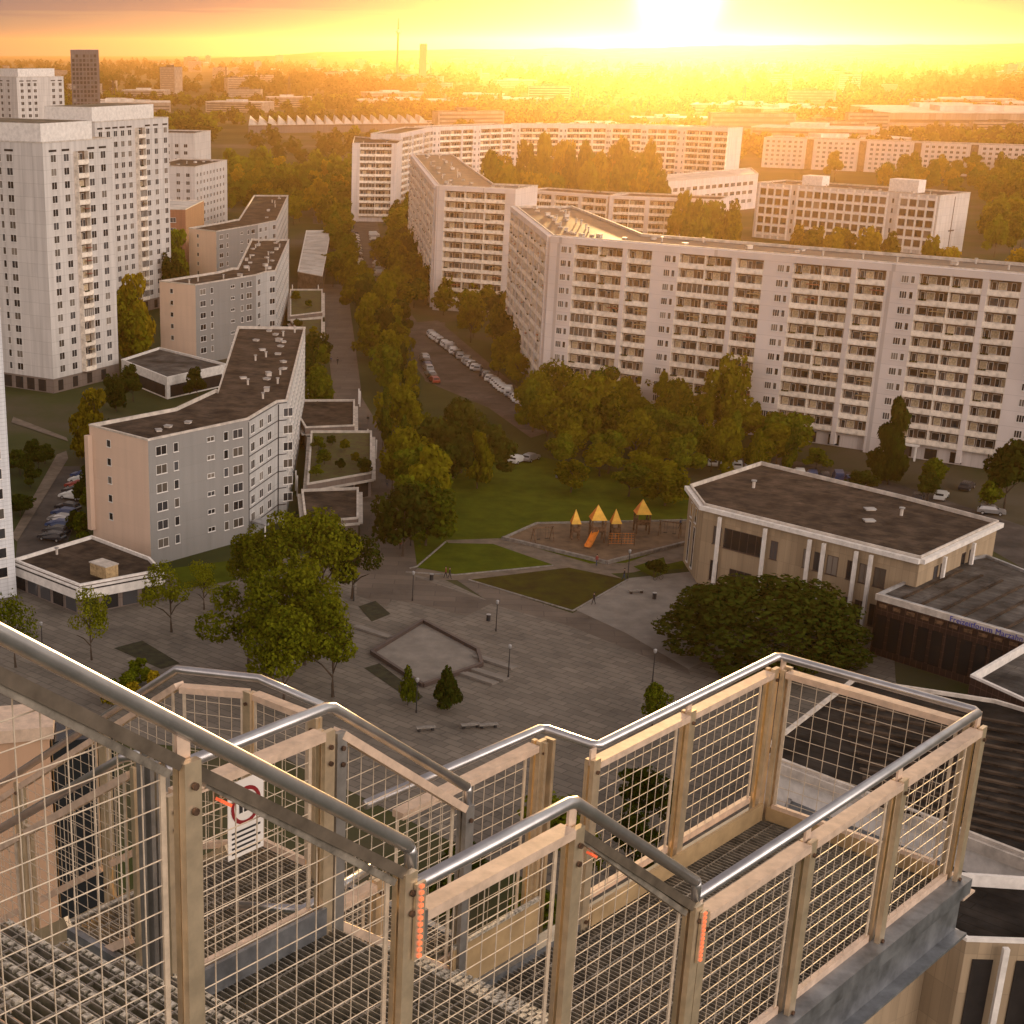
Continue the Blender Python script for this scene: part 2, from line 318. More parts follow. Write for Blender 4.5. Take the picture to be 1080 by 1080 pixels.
def felt(m, w, hgt, rot, dark):
    """bitumen sheets: seams, patches and dried puddles over the plain roof colour"""
    t = m.node_tree; b = t.nodes['Principled BSDF']; src = b.inputs['Base Color'].links[0].from_socket
    tcn = N(t, 'ShaderNodeTexCoord'); mpn = N(t, 'ShaderNodeMapping'); mpn.inputs['Rotation'].default_value = (0, 0, rot); t.links.new(tcn.outputs['Object'], mpn.inputs[0])
    br = N(t, 'ShaderNodeTexBrick'); br.offset = 0.37; br.inputs['Scale'].default_value = 1; br.inputs['Brick Width'].default_value = w; br.inputs['Row Height'].default_value = hgt; br.inputs['Mortar Size'].default_value = 0.05
    br.inputs['Color1'].default_value = (1, 1, 1, 1); br.inputs['Color2'].default_value = (.74, .74, .76, 1); br.inputs['Mortar'].default_value = (dark, dark, dark, 1); t.links.new(mpn.outputs[0], br.inputs['Vector'])
    n = N(t, 'ShaderNodeTexNoise'); n.inputs['Scale'].default_value = 0.16; n.inputs['Detail'].default_value = 7; n.inputs['Roughness'].default_value = .6; t.links.new(tcn.outputs['Object'], n.inputs['Vector'])
    c = mix_(t, 1.0, mix_(t, 1.0, src, br.outputs[0], 'MULTIPLY'), ramp_(t, n.outputs[0], [(.36, .6), (.5, 1.0), (.60, 1.0), (.66, 1.5)]), 'MULTIPLY')
    t.links.new(c, b.inputs['Base Color'])
for k_ in ('roof_felt', 'roof_gloss', 'roof_grey', 'roof_dark'): felt(M[k_], 9.0, 1.1, math.radians(45), .5)
felt(M['asphalt'], 14, 5, 0, .85); felt(M['lot'], 11, 4, math.radians(15), .8)
# ------------------------------------------------------------------ building kit
def ccw(poly):
    a = sum(p[0] * q[1] - q[0] * p[1] for p, q in zip(poly, poly[1:] + poly[:1]))
    return poly if a > 0 else poly[::-1]
def inset(poly, d):
    out = []; n = len(poly)
    for i in range(n):
        p0, p1, p2 = Vector(poly[i - 1][:2]), Vector(poly[i][:2]), Vector(poly[(i + 1) % n][:2])
        d1, d2 = (p1 - p0).normalized(), (p2 - p1).normalized()
        n1, n2 = Vector((-d1.y, d1.x)), Vector((-d2.y, d2.x))
        b = (n1 + n2); k = max(0.35, 1 + n1.dot(n2)); b = b / k
        out.append(p1 + b * d)
    return [(p.x, p.y) for p in out]
def wall_mesh(name, poly, z0, z1, mats, em=None):
    vs, fs, uv, fm = [], [], [], []
    for i in range(len(poly)):
        p, q = poly[i], poly[(i + 1) % len(poly)]; L = math.hypot(q[0] - p[0], q[1] - p[1]); o = len(vs)
        vs += [(p[0], p[1], z0), (q[0], q[1], z0), (q[0], q[1], z1), (p[0], p[1], z1)]; fs.append((o, o + 1, o + 2, o + 3))
        uv += [(0, 0), (L, 0), (L, z1 - z0), (0, z1 - z0)]; fm.append(em[i] if em else 0)
    return mesh(name, vs, fs, mats, fm, uv)
def roof_parts(root, poly, z1, roofm, copm, par=0.45, cw=0.4):
    ins = inset(poly, cw); n = len(poly)
    vs = [(p[0], p[1], z1 - par) for p in ins]
    part('roof', mesh('roof', vs, [tuple(range(n))], [roofm]), root)
    out = inset(poly, -0.06); vs = []
    for ring, z in ((out, z1 - 0.22), (out, z1 + 0.06), (ins, z1 + 0.06), (ins, z1 - par)): vs += [(p[0], p[1], z) for p in ring]
    fs = [(k * n + i, k * n + (i + 1) % n, (k + 1) * n + (i + 1) % n, (k + 1) * n + i) for k in range(3) for i in range(n)]
    part('coping', mesh('coping', vs, fs, [copm]), root)
def building(name, poly, z0, z1, label, cat='building', wall='white_panel', roof='roof_felt', cop='coping', group=None, par=0.45, em=None, mats=None, cw=.3):
    poly = ccw([tuple(p[:2]) for p in poly])
    cx = sum(p[0] for p in poly) / len(poly); cy = sum(p[1] for p in poly) / len(poly)
    root = thing(name, (cx, cy, z0), label, cat, group); root['_'] = 0; del root['_']
    part('wall', wall_mesh('wall', poly, z0, z1 - 0.1, mats or [M[wall]], em), root)
    roof_parts(root, poly, z1, M[roof], M[cop], par, cw)
    return root
def face_matrix(P0, P1, s, z):
    P0, P1 = Vector(P0[:2]), Vector(P1[:2]); d = (P1 - P0).normalized(); p = P0 + d * s
    return Matrix(((d.x, -d.y, 0, p.x), (d.y, d.x, 0, p.y), (0, 0, 1, z), (0, 0, 0, 1)))
class Inst:
    def __init__(s, root): s.root, s.d = root, {}
    def put(s, name, M4, me, child=None): s.d.setdefault(name, []).append((M4, me, child))
    def flush(s, cap=96):
        cp = Vector((0, 0, H))
        for name, L in s.d.items():
            def key(x):
                p = x[0].translation; v = cp - p
                nrm = -(x[0].to_3x3() @ Vector((0, 1, 0))); face = max(0.02, nrm.dot(v.normalized()))
                pr = proj(p); out = 0 if (-10 < pr[0] < 1090 and pr[1] < 1090) else 1e9
                return v.length_squared / face + out
            L.sort(key=key)
            for M4, me, child in L[:cap]:
                o = part(name, me, s.root, M4)
                if child:
                    c = bpy.data.objects.new(child[0], child[1]); COL.objects.link(c); c.parent = o
            rest = L[cap:]
            if rest:
                vs, fs, fm, mats = [], [], [], []; off = 0
                for M4, me, child in rest:
                    for mm in ((me, child[1]) if child else (me,)):
                        for m_ in mm.materials:
                            if m_ not in mats: mats.append(m_)
                        idx = [mats.index(m_) for m_ in mm.materials]
                        co_ = np.empty(len(mm.vertices) * 3, 'f'); mm.vertices.foreach_get('co', co_)
                        A4 = np.array(M4); w = co_.reshape(-1, 3) @ A4[:3, :3].T + A4[:3, 3]
                        vs.append(w)
                        for p in mm.polygons: fs.append(tuple(i + off for i in p.vertices)); fm.append(idx[p.material_index])
                        off += len(w)
                me2 = mesh(name, np.concatenate(vs), fs, mats, fm)
                o = part(name, me2, s.root); o['kind'] = 'stuff'
def proj(p):
    x, y, z = p[0], p[1], p[2] - H; d = y * CP - z * SP
    return (X0 + FL * x / max(d, .01), Y0 - FL * (y * SP + z * CP) / max(d, .01))
def window_mesh(w, h, panes=1, fr='frame', gl='glass', split=False, sill=True):
    """frame ring, mullions and sill proud of the wall (outside is -y); glass behind it"""
    b, g = MB(), MB(); t = 0.07
    b.box(0, -0.05, 0, t, 0.02, h); b.box(w - t, -0.05, 0, w, 0.02, h); b.box(t, -0.05, 0, w - t, 0.02, t); b.box(t, -0.05, h - t, w - t, 0.02, h)
    for k in range(1, panes): b.box(w * k / panes - t / 2, -0.045, t, w * k / panes + t / 2, 0.02, h - t)
    if sill: b.box(-0.06, -0.14, -0.06, w + 0.06, 0.01, -0.002)
    tgt = g if split else b
    tgt.add([(t, -0.02, t), (w - t, -0.02, t), (w - t, -0.02, h - t), (t, -0.02, h - t)], [(0, 1, 2, 3)], 0 if split else 1)
    if split: return b.mesh('window', [M[fr]]), g.mesh('pane', [M[gl]])
    return b.mesh('window', [M[fr], M[gl]])
def loggia_mesh(w, var, h=2.8, d=1.25, par='balcony'):
    """recessed balcony: slab, parapet, side cheeks, a back wall with window and door, outside is -y"""
    b = MB(); e = 0.12
    b.box(0, -d, 0, w, 0, 0.16, 0)                         # slab
    b.box(0, -d - 0.06, 0.16, w, -d + 0.06, 1.02, 0)       # parapet
    b.box(0, -d - 0.09, 1.02, w, -d + 0.09, 1.08, 0)       # rail on the parapet
    b.box(0, -d + 0.07, 0.16, e, 0, h, 0); b.box(w - e, -d + 0.07, 0.16, w, 0, h, 0)
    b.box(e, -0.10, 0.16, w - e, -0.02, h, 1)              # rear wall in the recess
    x = e + 0.25; k = 0
    kinds = [(1.3, 0.95, 2.35), (0.8, 0.2, 2.35), (1.5, 0.95, 2.35), (0.8, 0.2, 2.35)]
    while x + 0.9 < w - e:
        ww, za, zb = kinds[(k + var) % 4]; ww = min(ww, w - e - x - 0.1)
        b.box(x, -0.15, za, x + ww, -0.105, zb, 2); b.box(x + 0.07, -0.17, za + 0.07, x + ww - 0.07, -0.152, zb - 0.07, 4 if (k * 3 + var) % 4 == 0 else 3)
        x += ww + (0.25 if k % 2 == 0 else 0.75); k += 1
    if var % 5 == 1: b.box(w * 0.5, -d - 0.25, 1.9, w - e, -0.6, 1.98, 5)
    if var == 3:      # glazed in, with mullions
        b.box(e + .02, -d + 0.03, 1.1, w - e - .02, -d + 0.06, 2.6, 6)
        for q in range(6): b.box(e + (w - 2 * e) * q / 5 - .04, -d - .0, 1.09, e + (w - 2 * e) * q / 5 + .04, -d + .1, 2.65, 2)
    if var % 5 == 4:
        for q in range(3): b.box(0.5 + q * 0.5, -d - 0.3, 0.95, 0.9 + q * 0.5, -d - 0.1, 1.2, 7)   # flower boxes
        b.box(w - 1.4, -0.9, 0.17, w - 0.7, -0.4, 0.95, 5)
    return b.mesh('balcony', [M[par], M['recess'], M['frame'], M['glass'], M['curtain'], M[('awning_tan', 'awning_red')[var % 2]], M['glass_mid'], M['leaf_dark']])
LOG = {}
def loggia(w, var, par='balcony'):
    k = (round(w, 1), var, par)
    if k not in LOG: LOG[k] = loggia_mesh(k[0], var, par=par)
    return LOG[k]
WIN = {}
def win(w, h, panes, fr='frame', gl='glass', split=False):
    k = (w, h, panes, fr, gl, split)
    if k not in WIN: WIN[k] = window_mesh(*k)
    return WIN[k]
def slab_facade(root, I, P0, P1, rows, z0, ztop, tokens, cap_mat='warm_panel', sh=2.8, D=1.25, par='balcony', rng=None):
    """one long front: loggias 'L', stair bays with small windows 'S', piers 'P', blank bays 'B'"""
    rng = rng or rnd; L = (Vector(P1[:2]) - Vector(P0[:2])).length
    tot = sum(w for _, w in tokens); rep = max(1, round(L / tot)); seq = tokens * rep; k = L / sum(w for _, w in seq); s = 0.0
    top_z = z0 + rows * sh
    vs, fs, uv = [], [], []
    def strip(s0, s1, za, zb, d):
        m = face_matrix(P0, P1, s0, 0); w = s1 - s0; o = len(vs)
        for p in ((0, 0, za), (0, -d, za), (w, -d, za), (w, 0, za), (0, 0, zb), (0, -d, zb), (w, -d, zb), (w, 0, zb)): vs.append(m @ Vector(p))
        for f in ((0, 1, 5, 4), (1, 2, 6, 5), (2, 3, 7, 6), (4, 5, 6, 7), (3, 2, 1, 0)):
            fs.append(tuple(i + o for i in f))
            uv.extend([(vs[i + o].x * .7 + vs[i + o].y * .7, vs[i + o].z - z0) for i in f])
    for tok, w in seq:
        w *= k
        if tok == 'L':
            for r in range(rows):
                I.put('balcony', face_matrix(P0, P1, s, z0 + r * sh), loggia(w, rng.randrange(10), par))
        else:
            d = {'P': D + 0.12, 'S': D + 0.02, 'B': D + 0.02}[tok]
            strip(s, s + w, 0 if tok != 'P' else z0 - 2.4, top_z, d)
            if tok == 'S':
                for r in range(rows):
                    gl = rng.choice(('glass', 'glass', 'glass_mid'))
                    for x, ww in ((0.55, 1.35), (w - 1.35, 0.75)):
                        I.put('window', face_matrix(P0, P1, s + x, z0 + r * sh + 0.95) @ Matrix.Translation((0, -d, 0)), win(ww, 1.35, 3 if ww > 1 else 1, 'frame', gl))
        s += w
    strip(0, L, top_z + 0.003, ztop - 0.12, D + 0.05)
    me = mesh('front_panel', vs, fs, [M[cap_mat]], None, uv)
    part('front_panel', me, root)
def win_grid(root, I, P0, P1, cols, rows, z0, sh, w, h, panes=1, fr='frame', gls=('glass', 'glass', 'glass_mid'), skip=0.0, split=False, d=0.0):
    for x in cols:
        for r in range(rows):
            if rnd.random() < skip: continue
            ww, pp = (w, panes) if not isinstance(x, tuple) else (x[1], x[2]); xx = x if not isinstance(x, tuple) else x[0]
            me = win(ww, h, pp, fr, rnd.choice(gls), split)
            Mx = face_matrix(P0, P1, xx, z0 + r * sh) @ Matrix.Translation((0, -d, 0))
            if split: I.put('window', Mx, me[0], ('pane', me[1]))
            else: I.put('window', Mx, me)
def vent(kind=0):
    b = MB()
    if kind == 0:
        b.box(-.5, -.4, 0, .5, .4, .25, 0); b.box(-.58, -.48, .26, .58, .48, .34, 1)
    elif kind == 1: b.tube([(0, 0, 0), (0, 0, .9)], .18, 8, 0); b.tube([(0, 0, .92), (0, 0, 1.05)], .32, 8, 1)
    else:
        b.box(-.6, -.4, 0, .6, .4, .6, 0); b.box(-.68, -.48, .61, .68, .48, .68, 1)
    return b.mesh(('skylight', 'vent_pipe', 'roof_hatch')[kind], [M['coping'], M['zinc']])
VENTS = [vent(0), vent(1), vent(2)]
def roof_stuff(root, pts, z):
    for i, p in enumerate(pts):
        k = rnd.choice((0, 0, 0, 1, 1, 2)); me = VENTS[k]
        part(me.name.split('.')[0], me, root, Matrix.Translation((p[0], p[1], z)) @ Matrix.Rotation(rnd.random() * 3, 4, 'Z'))
def along(p, q, n, off=0.0):
    p, q = Vector(p[:2]), Vector(q[:2]); d = (q - p).normalized(); nn = Vector((-d.y, d.x))
    return [p + (q - p) * ((i + .5 + rnd.uniform(-.4, .4)) / n) + nn * (off + rnd.uniform(-1.2, 1.2)) for i in range(n) if rnd.random() < .8]
# ------------------------------------------------------------------ the ground
def sheet(name, poly, z, m, kind='structure', **kw):
    poly = ccw([tuple(p[:2]) for p in poly])
    o = single(name, mesh(name, [(p[0], p[1], z) for p in poly], [tuple(range(len(poly)))], [M[m]]), None, None, kind=kind)
    for k, v in kw.items(): o[k] = v
    return o
def px(*pts): return [G(u, v, 0)[:2] for u, v in pts]
gm = bpy.data.materials.new('ground'); gm.use_nodes = True; t = gm.node_tree; b = t.nodes['Principled BSDF']; b.inputs['Roughness'].default_value = 0.95; b.inputs['Specular IOR Level'].default_value = 0.1
tcn = N(t, 'ShaderNodeTexCoord'); n1 = N(t, 'ShaderNodeTexNoise'); n1.inputs['Scale'].default_value = 0.012; n1.inputs['Detail'].default_value = 9; n1.inputs['Roughness'].default_value = .62
t.links.new(tcn.outputs['Object'], n1.inputs['Vector'])
t.links.new(ramp_(t, n1.outputs[0], [(0.35, (0.022, 0.032, 0.010)), (0.5, (0.05, 0.058, 0.018)), (0.58, (0.075, 0.066, 0.04)), (0.7, (0.11, 0.095, 0.075))]), b.inputs['Base Color'])
M['ground'] = gm
gv = [(-9000, -300, 0), (12000, -300, 0), (12000, 15000, 0), (-9000, 15000, 0)]
single('ground', mesh('ground', gv, [(0, 1, 2, 3)], [gm]), None, None, kind='structure')
sheet('park_lawn', px((432, 480), (560, 480), (760, 520), (742, 560), (720, 600), (640, 606), (600, 606), (500, 614), (430, 600), (434, 540)), 0.02, 'grass')
sheet('plaza', px((372, 628), (402, 600), (432, 594), (520, 636), (600, 652), (726, 708), (930, 700), (1080, 900), (700, 1000), (300, 800), (330, 690)), 0.03, 'plaza')
sheet('plaza', px((-40, 620), (40, 596), (90, 626), (176, 606), (250, 596), (330, 585), (384, 575), (410, 604), (374, 630), (332, 690), (300, 800), (-60, 760)), 0.026, 'plaza')
sheet('planting_bed', px((180, 600), (240, 592), (250, 612), (190, 622)), 0.07, 'grass')
sheet('promenade', px((338, 300), (366, 300), (382, 420), (412, 470), (432, 540), (440, 600), (408, 640), (376, 628), (380, 560), (352, 420)), 0.05, 'promenade')
sheet('footpath', px((428, 604), (452, 598), (660, 594), (700, 580), (800, 560), (806, 572), (700, 596), (668, 604), (500, 612), (462, 612)), 0.045, 'path')
sheet('footpath', px((470, 570), (530, 568), (620, 594), (720, 640), (700, 646), (604, 604), (520, 574), (474, 574)), 0.052, 'path')
sheet('sand_pit', px((530, 569), (566, 553), (724, 550), (724, 574), (640, 595)), 0.09, 'sand')
sheet('forecourt', px((606, 643), (664, 610), (760, 600), (800, 640), (760, 690), (726, 706), (660, 668)), 0.06, 'pale_paving')
sheet('plaza_lawn', px((440, 599), (470, 573), (520, 574), (583, 596), (480, 606)), 0.075, 'grass')
sheet('plaza_lawn', px((494, 612), (600, 599), (662, 612), (604, 645)), 0.075, 'grass_worn')
sheet('plaza_lawn', px((668, 598), (700, 588), (705, 604), (690, 610)), 0.075, 'grass')
sheet('paved_band', px((376, 628), (405, 598), (520, 636), (492, 650), (436, 636)), 0.058, 'promenade')
sheet('stone_terrace', px((392, 690), (446, 657), (504, 688), (508, 703), (446, 725)), 0.10, 'pale_paving')
sheet('planting_bed', px((384, 705), (400, 700), (446, 735), (438, 742)), 0.06, 'hedge_soil')
sheet('planting_bed', px((378, 640), (396, 634), (412, 648), (392, 656)), 0.06, 'hedge_soil')
sheet('planting_bed', px((120, 684), (150, 676), (190, 700), (170, 706)), 0.06, 'hedge_soil')
sheet('side_street', px((14, 612), (20, 556), (60, 492), (84, 492), (84, 540), (60, 600)), 0.03, 'lot')
sheet('pavement', px((12, 566), (60, 480), (70, 476), (72, 484), (18, 572)), 0.13, 'path')
sheet('pavement', px((14, 440), (70, 462), (72, 466), (12, 446)), 0.13, 'path')
sheet('parking_lot', px((440, 340), (462, 338), (566, 425), (590, 452), (560, 462), (515, 430), (448, 402)), 0.03, 'lot')
sheet('access_road', px((366, 236), (398, 234), (410, 296), (440, 340), (470, 340), (450, 402), (372, 300)), 0.028, 'lot')
sheet('front_road', px((640, 470), (760, 470), (930, 505), (1080, 555), (1080, 600), (1010, 560), (850, 500)), 0.03, 'lot')
sheet('cross_street', px((330, 224), (520, 228), (520, 236), (330, 236)), 0.02, 'asphalt')
sheet('paved_band', px((470, 604), (500, 613), (604, 647), (664, 612), (700, 640), (728, 712), (600, 660), (520, 638)), 0.040, 'promenade')
sheet('plaza', px((690, 630), (760, 600), (940, 640), (945, 725), (730, 725)), 0.033, 'plaza')
# kerbs
def kerb(pts, name='kerb', w=0.25, h=0.14):
    b_ = MB()
    for p, q in zip(pts, pts[1:]): b_.bar((p[0], p[1], h / 2 + .03), (q[0], q[1], h / 2 + .03), w, h)
    single(name, b_.mesh(name, [M['stone']]), None, None, kind='structure')
kerb(px((432, 600), (440, 598), (470, 572))); kerb(px((494, 612), (604, 645), (662, 612))); kerb(px((428, 604), (480, 607), (583, 597)))
kerb(px((530, 569), (640, 595), (724, 574)), w=0.5, h=0.5); kerb(px((530, 569), (566, 553), (724, 550)), w=.4, h=.3)
tb = MB(); tp = px((392, 690), (446, 657), (504, 688), (508, 703), (446, 725), (392, 690))
for p, q in zip(tp, tp[1:]): tb.bar((p[0], p[1], .3), (q[0], q[1], .3), .45, .5)
single('terrace_wall', tb.mesh('terrace_wall', [M['dark_frame']]), 'low dark retaining wall around the sunken hexagonal stone terrace', 'wall')
for i, (u, v) in enumerate(((520, 700), (512, 712), (392, 668), (500, 716))):
    p = G(u, v); b_ = MB(); b_.box(-3, -.35, 0, 3, .35, .28, 0); b_.box(-3, .352, 0, 3, 1.0, .14, 0)
    single('stone_step', b_.mesh('stone_step', [M['pale_paving']]), None, None, kind='structure', loc=(p.x, p.y, .05), rz=math.radians(-45))
# ------------------------------------------------------------------ main slab block (right)
TOK = [('S', 4.2), ('L', 6.0), ('L', 6.0), ('P', .9), ('L', 6.0)]
zt = 35.2
F0, F1 = G(584, 248, zt), G(1240, 301, zt); B0, LW, LWb = G(652, 244.4, zt), G(544, 217, zt), G(628, 208, zt)
dF = (F1 - F0).normalized(); nF = Vector((-dF.y, dF.x, 0))
Bk1 = F1 + nF * 14.4; Bk0 = F0 + dF * 13 + nF * 14.4
dL = (LW - F0).normalized()
LWr = LW + Vector((dL.y, -dL.x, 0)) * 14.0
main = building('slab_block', [F0, F1, Bk1, Bk0, LWr, LW], 0, zt, 'long bent eleven storey apartment slab with white balconies behind the park trees', wall='warm_panel', par=0.5, roof='roof_gloss')
I = Inst(main)
c_in = 4.6
slab_facade(main, I, F0, F1, 11, 3.0, zt, [('B', 2.2), ('S', 3.6), ('L', 5.6), ('L', 5.6), ('P', .9), ('L', 5.6)], rng=random.Random(3))
slab_facade(main, I, LW, F0, 11, 3.0, zt, [('L', 4.0), ('L', 4.0), ('P', 1.0)], rng=random.Random(4))
I.flush()
roof_stuff(main, along(F0, F1, 14, 7) + along(F0, F1, 9, 11), zt - .5)
roof_stuff(main, along(F0, LW, 16, -5) + along(F0, LW, 12, -9), zt - .5)
b_ = MB()
for s_ in range(6, 110, 23):
    m_ = face_matrix(F0, F1, s_ + 3, 0); b_.box(-3, -2.6, 2.7, 3, -1.4, 2.95, 0, m_); b_.box(-2.8, -2.5, 0, -2.5, -2.2, 2.69, 0, m_); b_.box(2.5, -2.5, 0, 2.8, -2.2, 2.69, 0, m_); b_.box(-1.2, -1.35, .1, 1.2, -1.3, 2.4, 1, m_)
part('entrance_canopy', b_.mesh('entrance_canopy', [M['white_paint'], M['dark_frame']]), main)
bo = MB().box(0, -0.06, 0.2, 2.2, 0.0, 2.2).mesh('basement_opening', [M['opening']])
for s_ in range(2, 118, 23):
    for k_ in (0, 1, 2): part('basement_opening', bo, main, face_matrix(F0, F1, s_ + 6 + k_ * 4.6, 0))
# ------------------------------------------------------------------ second slab block
F0, F1 = G(463, 195, zt), G(546, 199, zt); LW = G(436, 162, zt); dL = (LW - F0).normalized()
dF = (F1 - F0).normalized(); nF = Vector((-dF.y, dF.x, 0)); LWr = LW + Vector((dL.y, -dL.x, 0)) * 14
mid = building('slab_block', [F0, F1, F1 + nF * 14, F0 + dF * 11 + nF * 13, LWr, LW], 0, zt, 'bent white slab block with glowing flat roof standing left of the long main slab', wall='warm_panel', roof='roof_gloss')
I = Inst(mid)
slab_facade(mid, I, F0, F1, 11, 3.0, zt, [('B', 2.0), ('L', 5.0), ('L', 5.0), ('L', 5.0), ('B', 2.4)], rng=random.Random(6))
slab_facade(mid, I, LW, F0, 11, 3.0, zt, [('L', 4.2), ('L', 4.2), ('P', 1.0)], rng=random.Random(7))
I.flush(); roof_stuff(mid, along(F0, LW, 18, -4) + along(F0, LW, 16, -9), zt - .45); roof_stuff(mid, along(F0, F1, 5, 6), zt - .45)
# ------------------------------------------------------------------ third slab block
zt3 = 33
F0, F1 = G(372, 151, zt3), G(419, 151.5, zt3); nF = Vector((0, 1, 0))
third = building('slab_block', [F0, F1, F1 + Vector((4, 26, 0)), F0 + Vector((4, 60, 0))], 0, zt3, 'narrow end of a white slab block facing the access road, with rows of loggias', wall='warm_panel')
I = Inst(third); slab_facade(third, I, F0, F1, 11, 2.4, zt3, [('B', 2.4), ('L', 5.0), ('L', 5.0), ('B', 1.6)], rng=random.Random(8)); I.flush()
roof_stuff(third, along(F0, F1, 6, 8), zt3 - .45)
# ------------------------------------------------------------------ hazy long block far behind (several sections)
pts = [(420, 141), (455, 134), (540, 131), (640, 131.5), (716, 133), (770, 135)]
for i in range(len(pts) - 1):
    a, c = G(pts[i][0], pts[i][1], zt), G(pts[i + 1][0], pts[i + 1][1], zt)
    if i == 0: c = c - (c - a) * .02
    d_ = (c - a).normalized(); n_ = Vector((-d_.y, d_.x, 0))
    sec = building('slab_block', [a, c - d_ * .3, c - d_ * .3 + n_ * 13, a + n_ * 13], 0, zt, ('white slab section set back behind the narrow block at the access road', 'hazy slab section above the second bent slab block', 'hazy slab section left of the sunlit courtyard trees', 'sun-veiled slab section behind the courtyard trees', 'hazy end section of the far slab with a bare side wall')[i], wall='warm_panel', group='sections of the long far slab block')
    I = Inst(sec); slab_facade(sec, I, a, c - d_ * .3, 11, 2.6, zt, TOK, rng=random.Random(20 + i)); I.flush(60)
# ------------------------------------------------------------------ lower white blocks in the courtyard behind the main slab
zc = 20.0
for (ua, va, ub, vb, lab, dep) in ((556, 200, 642, 206, 'low white courtyard block peeking over the sunlit roof edge of the main slab', 14), (644, 206, 760, 210.5, 'low white courtyard block with window bands right of the sunlit roof', 16)):
    a, c = G(ua, va, zc), G(ub, vb, zc); d_ = (c - a).normalized(); n_ = Vector((-d_.y, d_.x, 0))
    o = building('courtyard_block', [a, c, c + n_ * dep, a + n_ * dep], 0, zc, lab, wall='warm_panel'); I = Inst(o)
    slab_facade(o, I, a, c, 6, 2.0, zc, [('B', 1.5), ('L', 6.0), ('L', 6.0)], rng=random.Random(ua)); I.flush(60)
a, c = G(648, 196, 16), G(800, 183, 16); 
o = building('school_building', [a, c, c + Vector((8, 40, 0)), a + Vector((8, 40, 0))], 0, 16, 'flat hazy school building with pale roof between the courtyard and the grid-fronted block', roof='roof_pale', wall='warm_panel')
I = Inst(o); win_grid(o, I, a, c, [3 + 5 * k for k in range(int((c - a).length / 5) - 1)], 3, 3, 4, 3.4, 1.8, 3); I.flush(60)
# ------------------------------------------------------------------ wide grid-fronted block (right)
zh_ = 21.5
a, c = G(799, 192, zh_), G(992, 206, zh_); d_ = (c - a).normalized(); n_ = Vector((-d_.y, d_.x, 0))
e_ = c + n_ * 21
o = building('office_block', [a, c, e_, a + n_ * 19], 0, zh_, 'wide white block with a grid of dark square windows and a bare end wall', wall='white_panel', roof='roof_grey')
I = Inst(o); L_ = (c - a).length
secs = [(0.02, 0.20, 4), (0.245, 0.735, 11), (0.80, 0.985, 4)]
b_ = MB()
for f0, f1, n in secs:
    w_ = (f1 - f0) * L_ / n
    for k in range(n):
        for r in range(5): I.put('window', face_matrix(a, c, f0 * L_ + k * w_ + .35, 2.6 + r * 3.6) , win(round(w_ - .9, 1), 2.6, 2, 'dark_frame', rnd.choice(('glass', 'glass', 'glass_mid'))))
        b_.box(-.28, -.55, 0.2, .28, 0, zh_ - .4, 0, face_matrix(a, c, f0 * L_ + k * w_, 0))
    b_.box(-.28, -.55, 0.2, .28, 0, zh_ - .4, 0, face_matrix(a, c, f1 * L_, 0))
    for r in range(6): b_.box(f0 * L_ + .3, -.45, 1.4 + r * 3.6, f1 * L_ - .3, 0, 2.2 + r * 3.6, 0, face_matrix(a, c, 0, 0))
part('facade_grid', b_.mesh('facade_grid', [M['white_paint']]), o)
for f_ in (.222, .765):
    for r in range(5): I.put('window', face_matrix(a, c, f_ * L_ - .4, 3.2 + r * 3.6), win(.8, 1.6, 1, 'dark_frame', 'glass'))
I.flush()
for f_, w_, h_ in ((.2, 9, 3.6), (.68, 12, 4.5)):
    p0 = a + d_ * f_ * L_ + n_ * 7; m_ = face_matrix(p0, p0 + d_, 0, zh_ - .4); b_ = MB(); b_.box(0, 0, 0, w_, 5, h_, 0, m_); part('plant_room', b_.mesh('plant_room', [M['white_paint']]), o)
roof_stuff(o, along(a, c, 12, 5), zh_ - .45)
b_ = MB(); b_.box(9, -.06, 8, 13, 0, 8.5, 0, face_matrix(c, e_, 0, 0)); b_.box(10.4, -.12, .5, 10.7, 0, 20.5, 0, face_matrix(c, e_, 0, 0)); part('wall_sign', b_.mesh('wall_sign', [M['dark_frame']]), o)
# ------------------------------------------------------------------ slab behind it (right)
zr = 18.5
a, c = G(806, 144.5, zr), G(1120, 155, zr); d_ = (c - a).normalized(); n_ = Vector((-d_.y, d_.x, 0)); L_ = (c - a).length
o = building('slab_block', [a, c, c + n_ * 13, a + n_ * 13], 0, zr, 'long low pale slab block behind the grid-fronted block, with darker stair bays', wall='warm_panel'); I = Inst(o); b_ = MB()
cols = []; x = 2.0
while x < L_ - 16:
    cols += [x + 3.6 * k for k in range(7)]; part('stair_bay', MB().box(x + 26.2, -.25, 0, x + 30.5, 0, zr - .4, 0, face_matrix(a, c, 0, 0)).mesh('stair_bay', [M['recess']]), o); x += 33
win_grid(o, I, a, c, cols, 6, 1.6, 2.75, 1.9, 1.5, 2); I.flush()
roof_stuff(o, along(a, c, 14, 6), zr - .4)
M['galv_roof'] = mat('galv_roof', (.16, .18, .20), .5, metal=.3, var=.25, scale=.4)
